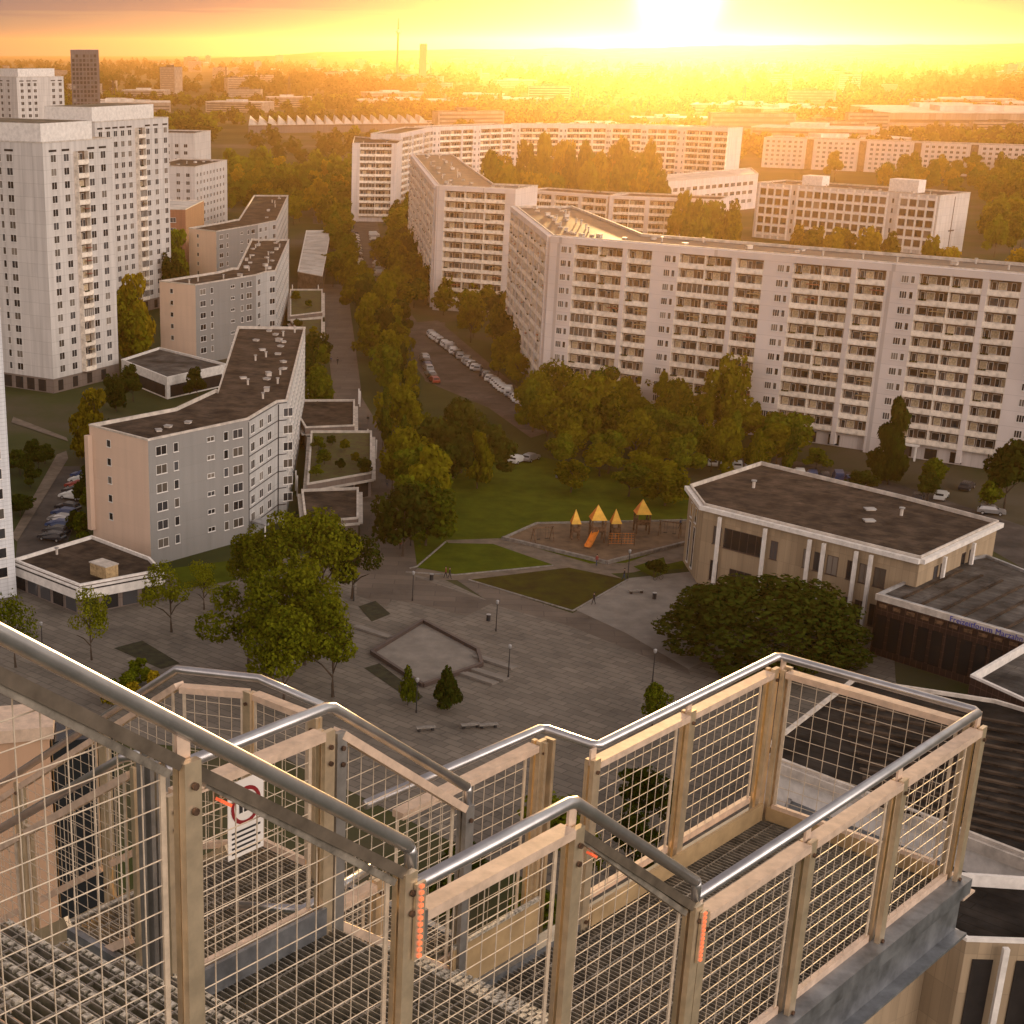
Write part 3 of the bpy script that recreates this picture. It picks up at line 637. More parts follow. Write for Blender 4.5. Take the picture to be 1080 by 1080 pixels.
# ------------------------------------------------------------------ white tower blocks (left)
def tower(corner, ang, wr, wl, zt, rows, label, sh=2.8, z0=3.4, colsR=None, colsL=None, name='tower_block', wall='white_panel', cap=96):
    """corner = nearest plan corner; right face runs along ang, left face at right angles"""
    e1 = Vector((math.cos(ang), math.sin(ang), 0)); e2 = Vector((-e1.y, e1.x, 0)); C_ = Vector((corner[0], corner[1], 0))
    p = [C_, C_ + e1 * wr, C_ + e1 * wr + e2 * wl, C_ + e2 * wl]
    o = building(name, p, 0, zt, label, wall=wall, roof='roof_grey', par=0.9); I = Inst(o)
    for x, kind in colsR:
        for r in range(rows):
            z = z0 + r * sh
            if kind == 'w': I.put('window', face_matrix(p[0], p[1], x, z + .85), win(1.75, 1.6, 2, 'frame', rnd.choice(('glass', 'glass', 'glass', 'glass_mid'))))
            if kind == 'n': I.put('window', face_matrix(p[0], p[1], x, z + .85), win(.8, 1.5, 1, 'frame', 'glass'))
            if kind == 'L': I.put('balcony', face_matrix(p[0], p[1], x, z), loggia(3.6, rnd.randrange(10)))
    for x, kind in colsL:
        for r in range(rows):
            z = z0 + r * sh
            I.put('window', face_matrix(p[3], p[0], x, z + .85), win(1.75 if kind == 'w' else .9, 1.6, 2 if kind == 'w' else 1, 'frame', rnd.choice(('glass', 'glass', 'glass_mid'))))
    I.flush(cap)
    b_ = MB()
    for q0, q1, cols in ((p[0], p[1], colsR), (p[3], p[0], colsL)):
        for x, kind in cols:
            if kind == 'w': b_.box(x - .5, -.03, zt - 2.1, x + 2.0, .0, zt - 1.65, 0, face_matrix(q0, q1, 0, 0))
    part('attic_slot', b_.mesh('attic_slot', [M['opening']]), o)
    ins = inset([tuple(q[:2]) for q in p], 3.0)
    part('roof_storey', (lambda mb: mb.mesh('roof_storey', [M['white_paint'], M['roof_grey']]))(MB().prism(ins, zt - .9, zt + 3.6, 0, 1)), o)
    out = inset([tuple(q[:2]) for q in p], -.05); part('plinth', wall_mesh('plinth', out, 0, z0 - .2, [M['plinth']]), o)
    b_ = MB()
    for k in range(int(wl / 3.4)): b_.box(1 + k * 3.4, -.09, .2, 3.2 + k * 3.4, -.04, 2.8, 0, face_matrix(p[3], p[0], 0, 0))
    for k in range(int(wr / 5)): b_.box(1.5 + k * 5, -.09, .4, 3.2 + k * 5, -.04, 2.7, 0, face_matrix(p[0], p[1], 0, 0))
    part('ground_floor_opening', b_.mesh('ground_floor_opening', [M['opening']]), o)
    return o
cr = [(2.4, 'w'), (6.6, 'w'), (9.9, 'L'), (15.0, 'w'), (19.0, 'w')]
tower(G(57, 415), math.radians(56), 23.0, 36.0, 53.3, 17, 'nearest white tower block with a column of reddish loggias, left edge of the town', colsR=cr, colsL=[(2, 'w'), (7.5, 'w'), (12, 'w'), (15.5, 'n'), (19, 'w'), (23.2, 'n'), (25.6, 'w')][:], cap=98)
q = GD(128, 200, 442)
tower((q.x - 7.5, 452), math.radians(60), 36.0, 22.0, 53.3, 17, 'second white tower block rising directly behind the nearest one', colsR=[(1.5, 'w'), (5.2, 'w'), (8.6, 'w'), (12.0, 'w'), (15.4, 'w'), (19.0, 'L'), (24.5, 'w'), (28.6, 'w'), (33.4, 'w')], colsL=[(4, 'w'), (9, 'w'), (14, 'w')])
q = GD(36, 100, 800)
tower((q.x - 8, 800), math.radians(42), 27.0, 22.0, 59.0, 19, 'farther grey-white tower block with a sunlit edge', colsR=[(2, 'w'), (6, 'w'), (9.5, 'w'), (20, 'w'), (24, 'w')], colsL=[(3, 'w'), (8, 'w'), (14, 'w')], cap=50)
q = GD(76, 100, 1300)
o = building('office_tower', [(q.x, 1300), (q.x + 21, 1306), (q.x + 19, 1324), (q.x - 2, 1318)], 0, 70.5, 'dark slab tower standing alone on the left horizon', wall='dark_panel', roof='roof_grey')
I = Inst(o); win_grid(o, I, (q.x, 1300), (q.x + 21, 1306), [1 + 2.8 * k for k in range(7)], 20, 4, 3.2, 2.0, 2.2, 1, 'dark_frame'); I.flush(40)
# tower edge right beside the camera (left frame edge)
z_ = 60.0
p0 = G(17.8, 628, 0)
cA = Vector((p0.x, p0.y, 0)); e1 = Vector((math.cos(math.radians(100)), math.sin(math.radians(100)), 0)); 
o = building('tower_block', [cA + Vector((-16, -12, 0)), cA, cA + e1 * 1.6 + Vector((-1, 0, 0)), cA + e1 * 3 + Vector((-18, 2, 0))], 0, 40.0, 'white tiled tower corner cut off by the left picture edge', wall='tile', roof='roof_grey')
I = Inst(o)
win_grid(o, I, cA + Vector((-16, -12, 0)), cA, [3, 7.5, 12.5, 17.3], 12, 3, 2.8, 1.5, 1.5, 1); I.flush()
# ------------------------------------------------------------------ the three stepped grey-blue blocks along the promenade
def promenade_block(front, z1, rows, label, z0=1.6, first=False, split=False, group=None):
    """front: plan points [end-wall back corner, end-wall front corner, bend ..., far end]; the rest is offset behind"""
    fp = [Vector(p[:2]) for p in front]; wdt = (fp[1] - fp[0]).length
    back = []
    for i in range(len(fp) - 1, 0, -1):
        d = (fp[i] - fp[i - 1]).normalized() if i > 1 else (fp[2] - fp[1]).normalized()
        d2 = (fp[i + 1] - fp[i]).normalized() if i + 1 < len(fp) else d
        nn = Vector((-(d + d2).y, (d + d2).x)).normalized(); back.append(fp[i] + nn * wdt)
    back[-1] = fp[0]
    poly = fp[1:] + back
    o = building('promenade_block', [tuple(p) for p in poly], 0, z1, label, wall='grey_render', mats=[M['grey_render'], M['pink_render'], M['pale_render']], em=None, group=group)
    n = len(poly); w = [c for c in o.children if c.name.startswith('wall')][0]
    em = [0] * n; em[n - 1] = 1
    for i in range(1, len(fp) - 2): em[i] = 2
    w.data.polygons.foreach_set('material_index', em); w.data.update()
    I = Inst(o); sh = 2.8
    for i in range(1, len(fp) - 1):
        P0, P1 = fp[i], fp[i + 1]; L = (P1 - P0).length
        if i == 1:
            win_grid(o, I, P0, P1, [(.07 * L, 2.1, 2), (.24 * L, .95, 1), (.74 * L, .95, 1), (.835 * L, 2.1, 2)], rows, z0 + .9, sh, 1, 1.4, 1, split=split)
            win_grid(o, I, P0, P1, [(.57 * L, 1.5, 2)], rows, z0 + 1.3, sh, 1, .75, 1, split=split)
        else:
            win_grid(o, I, P0, P1, [(1.0 + k * 3.9, 1.7, 2) for k in range(max(1, int((L - 1) / 3.9)))], rows, z0 + .9, sh, 1, 1.4, 2, split=split)
    win_grid(o, I, fp[0], fp[1], [(wdt * .30, .95, 1)], rows - 1, z0 + sh + .9, sh, 1, 1.15, 1, split=split)
    I.flush()
    return o, fp, back
g1 = [G(94, 449, 19), G(156, 465, 19), G(262, 442.5, 19), G(293, 424, 19), G(303, 423, 19), G(322, 346, 19)]
g1o, fp, bk = promenade_block(g1, 19.2, 6, 'nearest grey-blue stepped apartment block with a peach end wall, at the promenade', split=True)
roof_stuff(g1o, along(fp[1], fp[2], 6, 5) + along(fp[4], fp[5], 11, 3) + along(fp[4], fp[5], 9, 8) + along(fp[4], fp[5], 7, 5.5), 18.8)
# lift-shaft rib on the end wall and joint lines on the curved bays
b_ = MB(); d_ = (fp[1] - fp[0]).normalized(); b_.box(0, -.8, 3, .9, -.002, 17.6, 0, face_matrix(fp[0], fp[1], -.3, 0)); part('corner_rib', b_.mesh('corner_rib', [M['pink_render']]), g1o)
b_ = MB()
for i in (2, 3):
    L_ = (fp[i + 1] - fp[i]).length
    for r in range(7): b_.box(.1, -.05, 1.9 + r * 2.8, L_ - .1, .0, 2.05 + r * 2.8, 0, face_matrix(fp[i], fp[i + 1], 0, 0))
    b_.box(0, -.06, .5, .2, 0, 18.6, 0, face_matrix(fp[i], fp[i + 1], 0, 0))
part('joint_band', b_.mesh('joint_band', [M['metal_dark']]), g1o)
b_ = MB(); m_ = face_matrix(fp[1], fp[2], 20.5, 0); b_.box(0, -3.2, 2.7, 4.6, -.02, 2.95, 0, m_); b_.box(.2, -3, 0, .4, -2.8, 2.69, 1, m_); b_.box(4.2, -3, 0, 4.4, -2.8, 2.69, 1, m_); part('door_canopy', b_.mesh('door_canopy', [M['zinc'], M['white_paint']]), g1o)
g2 = [G(168, 297, 19), G(206, 301, 19), G(270, 290.5, 19), G(281, 287, 19), G(291, 286, 19), G(305, 253, 19)]
g2o, fp2, bk2 = promenade_block(g2, 19.2, 6, 'second stepped block with peach end wall beside the yellow tree', split=True)
roof_stuff(g2o, along(fp2[4], fp2[5], 14, 3) + along(fp2[4], fp2[5], 14, 8) + along(fp2[1], fp2[2], 5, 4), 18.8)
g3 = [G(199, 241, 19), G(228, 244.5, 19), G(272, 237, 19), G(286, 234, 19), G(292, 233, 19), G(304, 206.5, 19)]
g3o, fp3, bk3 = promenade_block(g3, 19.2, 6, 'third stepped block farthest up the promenade', split=True)
roof_stuff(g3o, along(fp3[4], fp3[5], 10, 4), 18.8)
# low white link building with deep roof between block one and two
a = [G(128, 381, 4.4), G(176, 400, 4.4), G(240, 386, 4.4), G(168, 368, 4.4)]
o = building('link_building', a, 0, 4.8, 'low flat-roofed white pavilion at the foot of the second stepped block', wall='white_paint', roof='roof_grey', cop='white_paint')
part('window_band', (lambda mb: mb.mesh('window_band', [M['opening']]))(MB().box(1.5, -.05, .3, (a[1] - a[0]).length - 1, -.01, 2.9, 0, face_matrix(a[0], a[1], 0, 0)).box(1, -.05, .3, (a[2] - a[1]).length - 2, -.01, 2.9, 0, face_matrix(a[1], a[2], 0, 0))), o)
# low annex at the foot of the nearest block
a = [G(14, 592, 4), G(84, 619, 4), G(170, 603, 4), G(158, 590, 4), G(97, 567, 4)]
o = building('shop_annex', a, 0, 4.3, 'low brown-roofed annex with white fascia at the foot of the peach end wall', wall='plinth', roof='roof_felt', cop='white_paint', par=0.4)
pp = ccw([tuple(q[:2]) for q in a]); b_ = MB()
L0 = [(Vector(a[0][:2]), Vector(a[1][:2])), (Vector(a[1][:2]), Vector(a[2][:2]))]
for P0, P1 in L0:
    L_ = (P1 - P0).length; b_.box(-.2, -.55, 2.3, L_ + .3, -.1, 3.95, 0, face_matrix(P0, P1, 0, 0))
part('fascia', b_.mesh('fascia', [M['white_paint']]), o)
for P0, P1 in L0:
    L_ = (P1 - P0).length
    part('clerestory', MB().box(.1, -.58, 3.55, L_ - .1, -.552, 3.75, 0, face_matrix(P0, P1, 0, 0)).mesh('clerestory', [M['opening']]), o)
    for k in range(int(L_ / 3)): part('shop_window', MB().box(k * 3 + .4, -.06, .2, k * 3 + 2.7, -.01, 2.2, 0, face_matrix(P0, P1, 0, 0)).mesh('shop_window', [M['glass']]), o)
p = G(110, 606, 4); b_ = MB(); b_.box(-1.7, -1.1, 0, 1.7, 1.1, 1.7, 0); b_.box(-1.8, -1.2, 1.71, 1.8, 1.2, 1.85, 1); part('roof_hatch', b_.mesh('roof_hatch', [M['awning_tan'], M['coping']]), o, Matrix.Translation((p.x, p.y, 3.9)) @ Matrix.Rotation(math.radians(-45), 4, 'Z'))
p = G(60, 584, 4); part('vent_pipe', VENTS[1], o, Matrix.Translation((p.x, p.y, 3.9)))
# buildings behind the third block
q = [G(180, 170, 30), G(219, 172, 30), G(236, 164, 30), G(203, 160, 30)]
o = building('apartment_block', [(-44, 620), (-26, 612), (-15, 650), (-34, 660)], 0, 31, 'white block with a bright rooftop beyond the third stepped block', wall='white_panel'); I = Inst(o)
win_grid(o, I, (-44, 620), (-26, 612), [2, 7, 12, 16], 10, 2, 2.8, 1.6, 1.4, 2); win_grid(o, I, (-26, 612), (-15, 650), [2 + 4 * k for k in range(9)], 10, 2, 2.8, 1.6, 1.4, 2); I.flush(80)
roof_stuff(o, [(-36 + 3 * k, 625 + 5 * k) for k in range(6)], 30.5)
o = building('brick_hall', [(-50, 560), (-27, 556), (-22, 590), (-46, 596)], 0, 21, 'red-brown brick building with pale flat roof behind the third stepped block', wall='brick', roof='roof_pale'); I = Inst(o); win_grid(o, I, (-50, 560), (-27, 556), [3, 8, 13, 18], 5, 3, 3.4, 2, 1.6, 2); I.flush()
o = building('apartment_block', [(-60, 720), (-30, 712), (-24, 735), (-55, 745)], 0, 38, 'plain white block right of the second tower, with blank end wall', wall='white_panel'); I = Inst(o); win_grid(o, I, (-60, 720), (-30, 712), [2, 6, 10, 14, 18, 22, 26], 11, 3, 2.9, 1.7, 1.5, 2); I.flush(80)
# ------------------------------------------------------------------ long pale-roofed market hall and low shops
mh = [G(314, 286, 6), G(340, 291, 6), G(349, 243, 6), G(323, 243, 6)]
o = building('market_hall', mh, 0, 6.0, 'long low market hall with pale panelled roof beside the promenade', wall='glass_mid', roof='roof_pale', cop='white_paint', par=.12, mats=[M['recess']])
b_ = MB()
for k in range(1, 12):
    a_, c_ = mh[1] + (mh[2] - mh[1]) * k / 12, mh[0] + (mh[3] - mh[0]) * k / 12
    b_.bar((a_.x, a_.y, 5.93), (c_.x, c_.y, 5.93), .18, .06)
part('roof_rib', b_.mesh('roof_rib', [M['coping']]), o)
def shop(pxs, z, label, roof='roof_felt'):
    a = [G(u, v, z) for u, v in pxs]
    o = building('shop_pavilion', a, 0, z + .3, label, wall='plinth', roof=roof, cop='coping', par=.35)
    P = ccw([tuple(q_[:2]) for q_ in a]); f_ = MB()
    for i in range(len(P)):
        p_, q_ = Vector(P[i]), Vector(P[(i + 1) % len(P)]); L_ = (q_ - p_).length
        for k in range(max(1, int(L_ / 3.2))): part('shop_window', MB().box(.4 + k * 3.2, -.05, .2, min(L_ - .2, 3.2 + k * 3.2), -.01, 2.7, 0, face_matrix(p_, q_, 0, 0)).mesh('shop_window', [M['glass']]), o)
        f_.box(0, -.7, 2.9, L_, -.01, 3.15, 0, face_matrix(p_, q_, 0, 0))
    part('canopy', f_.mesh('canopy', [M['coping']]), o)
    return o
shop([(305, 423), (374, 423), (374, 450), (322, 452)], 4.2, 'flat dark-roofed shop pavilion with pale coping on the promenade')
s_ = shop([(328, 456), (392, 456), (392, 500), (324, 512)], 4.0, 'shop pavilion with planted green roof and white corner frame', 'sedum')
shop([(318, 518), (378, 516), (378, 548), (322, 552)], 3.6, 'small shop pavilion nearest the big trees, with glazed canopy')
shop([(306, 306), (340, 306), (340, 330), (306, 334)], 4.0, 'small planted-roof shop pavilion nearest the market hall', 'sedum')
shop([(306, 338), (340, 336), (340, 356), (322, 362)], 4.0, 'white-fronted shop pavilion below the market hall', 'sedum')
def pergola(u, v, w, d, h, label, rz):
    p = G(u, v); t_ = thing('pergola', (p.x, p.y, 0), label, 'pergola', rz=rz); MM = Matrix.Translation(t_.location) @ Matrix.Rotation(rz, 4, 'Z')
    for x in (-w / 2, w / 2):
        for y in (-d / 2, d / 2): part('post', MB().box(-.12, -.12, 0, .12, .12, h).mesh('post', [M['white_paint']]), t_, MM @ Matrix.Translation((x, y, 0)))
    b_ = MB()
    for y in (-d / 2, d / 2): b_.box(-w / 2 - .3, y - .12, h + .002, w / 2 + .3, y + .12, h + .3)
    for k in range(int(w / .9) + 1): b_.box(-w / 2 + k * .9 - .06, -d / 2 - .4, h + .302, -w / 2 + k * .9 + .06, d / 2 + .4, h + .42)
    part('beam', b_.mesh('beam', [M['white_paint']]), t_)
pergola(340, 520, 9, 3.5, 3.6, 'white pergola across the shop row, nearest of three', 0.05)
pergola(352, 428, 11, 2.5, 3.4, 'white pergola beside the dark-roofed shop pavilion', 0.05)
pergola(322, 312, 8, 3, 3.2, 'white pergola at the market hall end of the shop row', 0.0)
pergola(386, 478, 2.2, 9, 3.6, 'narrow white pergola along the planted shop roof', 0.12)
# ------------------------------------------------------------------ two-storey round-cornered library hall (right)
zl = 11.8
LB = [G(728, 511, zl), G(743, 531, zl), G(971, 587, zl), G(1053, 549, zl), G(950, 522, zl), G(803, 487, zl)]
lib = building('library_hall', LB, 0, zl, 'two-storey tan clad hall with dark flat roof and white columns beside the round tree', wall='beige_clad', roof='roof_felt', cop='coping', par=.5, cw=.16)
b_ = MB()
for i in range(5):
    P0, P1 = LB[i], LB[(i + 1) % 6]; L_ = (P1 - P0).length
    if i < 3: b_.box(-.25, -.75, zl - .85, L_ + .2, -.07, zl - .25, 0, face_matrix(P0, P1, 0, 0))
part('fascia', b_.mesh('fascia', [M['white_paint']]), lib)
I = Inst(lib); P0, P1 = LB[1], LB[2]; L_ = (P1 - P0).length
colm = MB().box(-.22, -.95, 0, .22, -.55, zl - 1.152).mesh('column', [M['white_paint']])
for f_ in (.10, .325, .535, .60, .745, .81): I.put('column', face_matrix(P0, P1, f_ * L_, 0), colm)
for f_ in (.25, .62): I.put('column', face_matrix(LB[2], LB[3], f_ * (LB[3] - LB[2]).length, 0), colm)
for f0_, f1_ in ((.06, .10), (.345, .38), (.50, .535), (.55, .60), (.61, .66), (.70, .74), (.755, .80), (.82, .87)):
    for z_0, hh in ((1.0, 3.0), (6.4, 2.6)): I.put('window', face_matrix(P0, P1, f0_ * L_, z_0), win(round((f1_ - f0_) * L_, 1), hh, 2, 'dark_frame', rnd.choice(('glass', 'glass', 'glass_mid'))))
I.put('window', face_matrix(P0, P1, .115 * L_, 6.2), win(round(.2 * L_, 1), 2.9, 5, 'dark_frame', 'glass'))
I.put('window', face_matrix(P0, P1, .16 * L_, .3), win(round(.11 * L_, 1), 3.2, 3, 'dark_frame', 'glass'))
L2 = (LB[3] - LB[2]).length
for f_ in (.2, .28, .55, .65): I.put('window', face_matrix(LB[2], LB[3], f_ * L2, 7), win(1.2, 2.4, 1, 'dark_frame', 'glass'))
for f_ in (.2, .5): I.put('window', face_matrix(LB[0], LB[1], f_ * (LB[1] - LB[0]).length, .8), win(1.2, 6.2, 1, 'frame', 'glass'))
for f_ in (.2, .5): I.put('window', face_matrix(LB[0], LB[1], f_ * (LB[1] - LB[0]).length, 7.6), win(1.2, 2.2, 1, 'frame', 'glass'))
I.flush()
for k, (u, v) in enumerate(((918, 534), (917, 546), (951, 540), (795, 511))):
    p = G(u, v, zl); part('skylight', VENTS[0 if k < 2 else 1], lib, Matrix.Translation((p.x, p.y, zl - .7)) @ Matrix.Scale(1.3, 4))
# glazed dark pavilion with pale fascia (right edge)
zp = 8.0
AX = [G(926, 626, zp), G(1130, 684, zp), G(1180, 640, zp), G(1040, 585, zp), G(1000, 592, zp)]
ax = building('sports_pavilion', AX, 0, zp, 'dark brown panelled pavilion with ribbed roof and blue lettering on its pale fascia', wall='brown_clad', roof='roof_grey', cop='zinc', par=.3)
dA = (AX[1] - AX[0]); b_ = MB(); LA = dA.length
for k in range(1, 9):
    p_ = AX[0] + (AX[4] - AX[0]) * .03 + dA * (k / 9.0); q_ = p_ + (AX[4] - AX[0]) * .9; b_.bar((p_.x, p_.y, zp - .2), (q_.x, q_.y, zp - .2), .35, .2)
part('roof_rib', b_.mesh('roof_rib', [M['roof_felt']]), ax)
b_ = MB(); b_.box(-.1, -.35, zp - .75, LA, -.02, zp + .05, 0, face_matrix(AX[0], AX[1], 0, 0)); part('fascia', b_.mesh('fascia', [M['coping']]), ax)
fc = bpy.data.curves.new('lettering', 'FONT'); fc.body = LETTERING; fc.size = .95; fc.extrude = .03; fc.space_character = 1.05; fc.materials.append(mat('blue_letter', (0.06, 0.07, 0.42), .5))
fo = bpy.data.objects.new('lettering', fc); COL.objects.link(fo)
lme = bpy.data.meshes.new_from_object(fo.evaluated_get(bpy.context.evaluated_depsgraph_get())); bpy.data.objects.remove(fo)
part('lettering', lme, ax, face_matrix(AX[0], AX[1], 10.0, zp - .70) @ Matrix.Translation((0, -.40, 0)) @ Matrix.Rotation(math.radians(90), 4, 'X'))
b_ = MB()
for k in range(int(LA / 1.9)): b_.box(k * 1.9 + .3, -.1, 1.0, k * 1.9 + 1.7, -.02, zp - 2.6, 0, face_matrix(AX[0], AX[1], 0, 0)); b_.box(k * 1.9 + .45, -.16, zp - 1.6, k * 1.9 + 1.5, -.02, zp - 1.15, 1, face_matrix(AX[0], AX[1], 0, 0))
part('window_band', b_.mesh('window_band', [M['glass'], M['wood']]), ax)
# community centre directly below the deck (lower right)
def centre(poly, z, lab, wall='beige_clad', roof='roof_grey', cop='coping', par=.9): return building('community_centre', poly, 0, z, lab, wall=wall, roof=roof, cop=cop, par=par)
zc1 = 9.0
c1o = centre([G(1024, 712, zc1), G(1090, 742, zc1), G(1220, 690, zc1), G(1100, 668, zc1)], zc1, 'small roof with a pale parapet corner at the right picture edge', wall='brown_clad', cop='white_paint')
zc2 = 10.0
c2o = centre([G(800, 792, zc2), G(960, 854, zc2), G(1110, 912, zc2), G(1260, 800, zc2), G(1050, 738, zc2), G(900, 715, zc2)], zc2, 'dark ribbed roof with a broad pale fascia below the far end of the viewing deck', wall='white_paint', roof='roof_dark', cop='coping', par=.3)
b_ = MB()
for k in range(14):
    a_, c_ = G(880 + k * 3, 728 + k * 9, zc2), G(1230, 790 + k * 10, zc2)
    b_.bar((a_.x, a_.y, zc2 - .2), (c_.x, c_.y, zc2 - .2), .45, .22)
part('roof_rib', b_.mesh('roof_rib', [M['roof_felt']]), c2o)
b_ = MB(); a_, c_ = G(800, 792, zc2), G(1110, 912, zc2); b_.box(0, -.5, zc2 - 1.3, (c_ - a_).length, -.09, zc2 - .25, 0, face_matrix(a_, c_, 0, 0)); part('fascia', b_.mesh('fascia', [M['coping']]), c2o)
c4o = centre([G(820, 866, 6.5), G(960, 926, 6.5), G(1030, 968, 6.5), G(1160, 960, 6.5), G(1160, 925, 6.5), G(960, 872, 6.5), G(840, 826, 6.5)], 6.5, 'low blue-grey sheet metal roof between the pale fascia and the tan hall', wall='brown_clad', roof='galv_roof', cop='zinc', par=.1)
zc3 = 14.0
C3 = [G(960, 978, zc3), G(1012, 992, zc3), G(1180, 1000, zc3), G(1180, 940, zc3), G(900, 880, zc3)]
c3o = centre([G(880, 1000, zc3), G(935, 990, zc3), G(985, 968, zc3), G(1020, 990, zc3), G(1200, 996, zc3), G(1300, 940, zc3), G(1000, 920, zc3), G(860, 930, zc3)], zc3, 'tan panelled hall with white columns straight below the deck edge', roof='roof_dark', cop='white_paint')
P = ccw([tuple(G(u, v, zc3)[:2]) for u, v in ((880, 1000), (935, 990), (985, 968), (1020, 990), (1200, 996), (1300, 940), (1000, 920), (860, 930))])
b_ = MB()
for i in range(len(P)):
    p_, q_ = Vector(P[i]), Vector(P[(i + 1) % len(P)])
    if proj(((p_.x + q_.x) / 2, (p_.y + q_.y) / 2, zc3))[0] > 1045 and proj(((p_.x + q_.x) / 2, (p_.y + q_.y) / 2, zc3))[1] > 985:
        L_ = (q_ - p_).length
        for k in range(int(L_ / 3)): b_.box(k * 3 + .6, -.1, 1, k * 3 + 2.0, -.02, zc3 - 1.6, 0, face_matrix(p_, q_, 0, 0)); b_.box(k * 3 + 2.3, -.8, 0, k * 3 + 2.7, -.4, zc3 - .3, 1, face_matrix(p_, q_, 0, 0))
part('column', b_.mesh('column', [M['opening'], M['white_paint']]), c3o)
# ------------------------------------------------------------------ trees
def crown_mesh(seed, n, leaf, kind='broad', matn='leaf_green'):
    """unit crown: radius about 1, height 0..1 (scaled per tree); leaf-clump faces scattered through lobes with gaps between"""
    r = np.random.default_rng(seed); C_ = []
    if kind == 'broad':
        k = (11, 15, 18, 13)[seed // 7 % 4] if seed else 15; w0 = r.uniform(.55, .8); C_.append((r.uniform(-.2, .2), r.uniform(-.2, .2), .5, .45, .22))
        for i in range(k):
            a = r.uniform(0, 6.28); q = math.sqrt(r.uniform(0.02, 1)) * w0; z = r.uniform(.2, .84)
            rr = q * (1 - .35 * max(0, z - .45) / .4); C_.append((rr * math.cos(a), rr * math.sin(a), z, r.uniform(.16, .42), r.uniform(.08, .19)))
        C_.append((r.uniform(-.15, .15), r.uniform(-.15, .15), .84, r.uniform(.22, .34), .15))
    elif kind == 'tall':
        for i in range(13):
            z = r.uniform(.1, .92); a = r.uniform(0, 6.28); q = .45 * math.sin(min(1, (1.02 - z) * 1.5) * 1.57) * r.uniform(.3, 1)
            C_.append((q * math.cos(a), q * math.sin(a), z, r.uniform(.3, .5) * (1.15 - z * .7), r.uniform(.09, .14)))
    elif kind == 'cone':
        for i in range(22):
            z = .04 + .92 * (i / 22.0); q = (1 - z) * .62; a = i * 2.4 + r.uniform(-.4, .4)
            C_.append((q * math.cos(a), q * math.sin(a), z, .14 + .46 * (1 - z), .07 + .05 * (1 - z)))
    else:   # dome: dense clipped round head
        for i in range(40):
            a = i * 2.39996; t_ = (i + .5) / 40; z = .12 + .75 * (1 - t_); q = .78 * math.sqrt(max(0.02, 1 - (max(0, z - .22) / .72) ** 2))
            C_.append((q * math.cos(a), q * math.sin(a), z, r.uniform(.2, .3), r.uniform(.10, .15)))
    C_ = np.array(C_); w = C_[:, 3] ** 2; idx = r.choice(len(C_), n, p=w / w.sum())
    d = r.normal(size=(n, 3)); d /= np.linalg.norm(d, axis=1)[:, None]
    rad = r.uniform(.55, 1.06, n) ** .6
    c = C_[idx]; P = np.stack([c[:, 0] + d[:, 0] * c[:, 3] * rad, c[:, 1] + d[:, 1] * c[:, 3] * rad, c[:, 2] + d[:, 2] * c[:, 4] * rad * 1.15], 1)
    P[:, 2] = np.clip(P[:, 2], .02, 1.05)
    nrm = d + r.normal(size=(n, 3)) * .55; nrm[:, 2] += .25; nrm /= np.linalg.norm(nrm, axis=1)[:, None]
    t_ = np.cross(nrm, r.normal(size=(n, 3))); t_ /= np.linalg.norm(t_, axis=1)[:, None]; b_ = np.cross(nrm, t_)
    s = leaf * r.uniform(.6, 1.35, n)[:, None]; zs = np.array([1, 1, .62])
    q = np.stack([P + (-t_ * s - b_ * s * .55) * zs, P + (t_ * s * .2 - b_ * s * .8) * zs, P + (t_ * s * 1.1 + b_ * s * .3) * zs, P + (-t_ * s * .3 + b_ * s * .75) * zs], 1)
    me = bpy.data.meshes.new('crown'); me.vertices.add(4 * n); me.vertices.foreach_set('co', q.reshape(-1).astype('f'))
    me.loops.add(4 * n); me.loops.foreach_set('vertex_index', np.arange(4 * n, dtype='i')); me.polygons.add(n)
    me.polygons.foreach_set('loop_start', np.arange(0, 4 * n, 4, dtype='i')); me.update(calc_edges=True); me.materials.append(M[matn]); return me
def trunk_mesh(seed, kind='broad'):
    r = random.Random(seed); b_ = MB(); top = .75
    b_.tube([(0, 0, 0), (.01, .01, .12), (.02, -.01, .3), (0, .02, .52), (.02, 0, top)], .035, 7, 0, [1.35, 1, .85, .6, .25])
    if kind != 'cone':
        for k in range(8):
            a = k * 2.4 + r.random(); z = .2 + .05 * k; L = r.uniform(.35, .62) * (1 - .04 * k)
            b_.tube([(0, 0, z), (L * .5 * math.cos(a), L * .5 * math.sin(a), z + .13), (L * math.cos(a), L * math.sin(a), z + .2)], .016, 5, 0, [1, .65, .25])
    return b_.mesh('trunk', [M['bark']])
CROWN = {}
def crown(kind, matn, seed, n, leaf):
    k = (kind, matn, seed, n)
    if k not in CROWN: CROWN[k] = crown_mesh(hash((kind, seed)) % 9999 if False else seed * 7 + len(kind), n, leaf, kind, matn)
    return CROWN[k]
TRUNK = {k: [trunk_mesh(i, k) for i in range(3)] for k in ('broad', 'tall', 'cone', 'dome')}
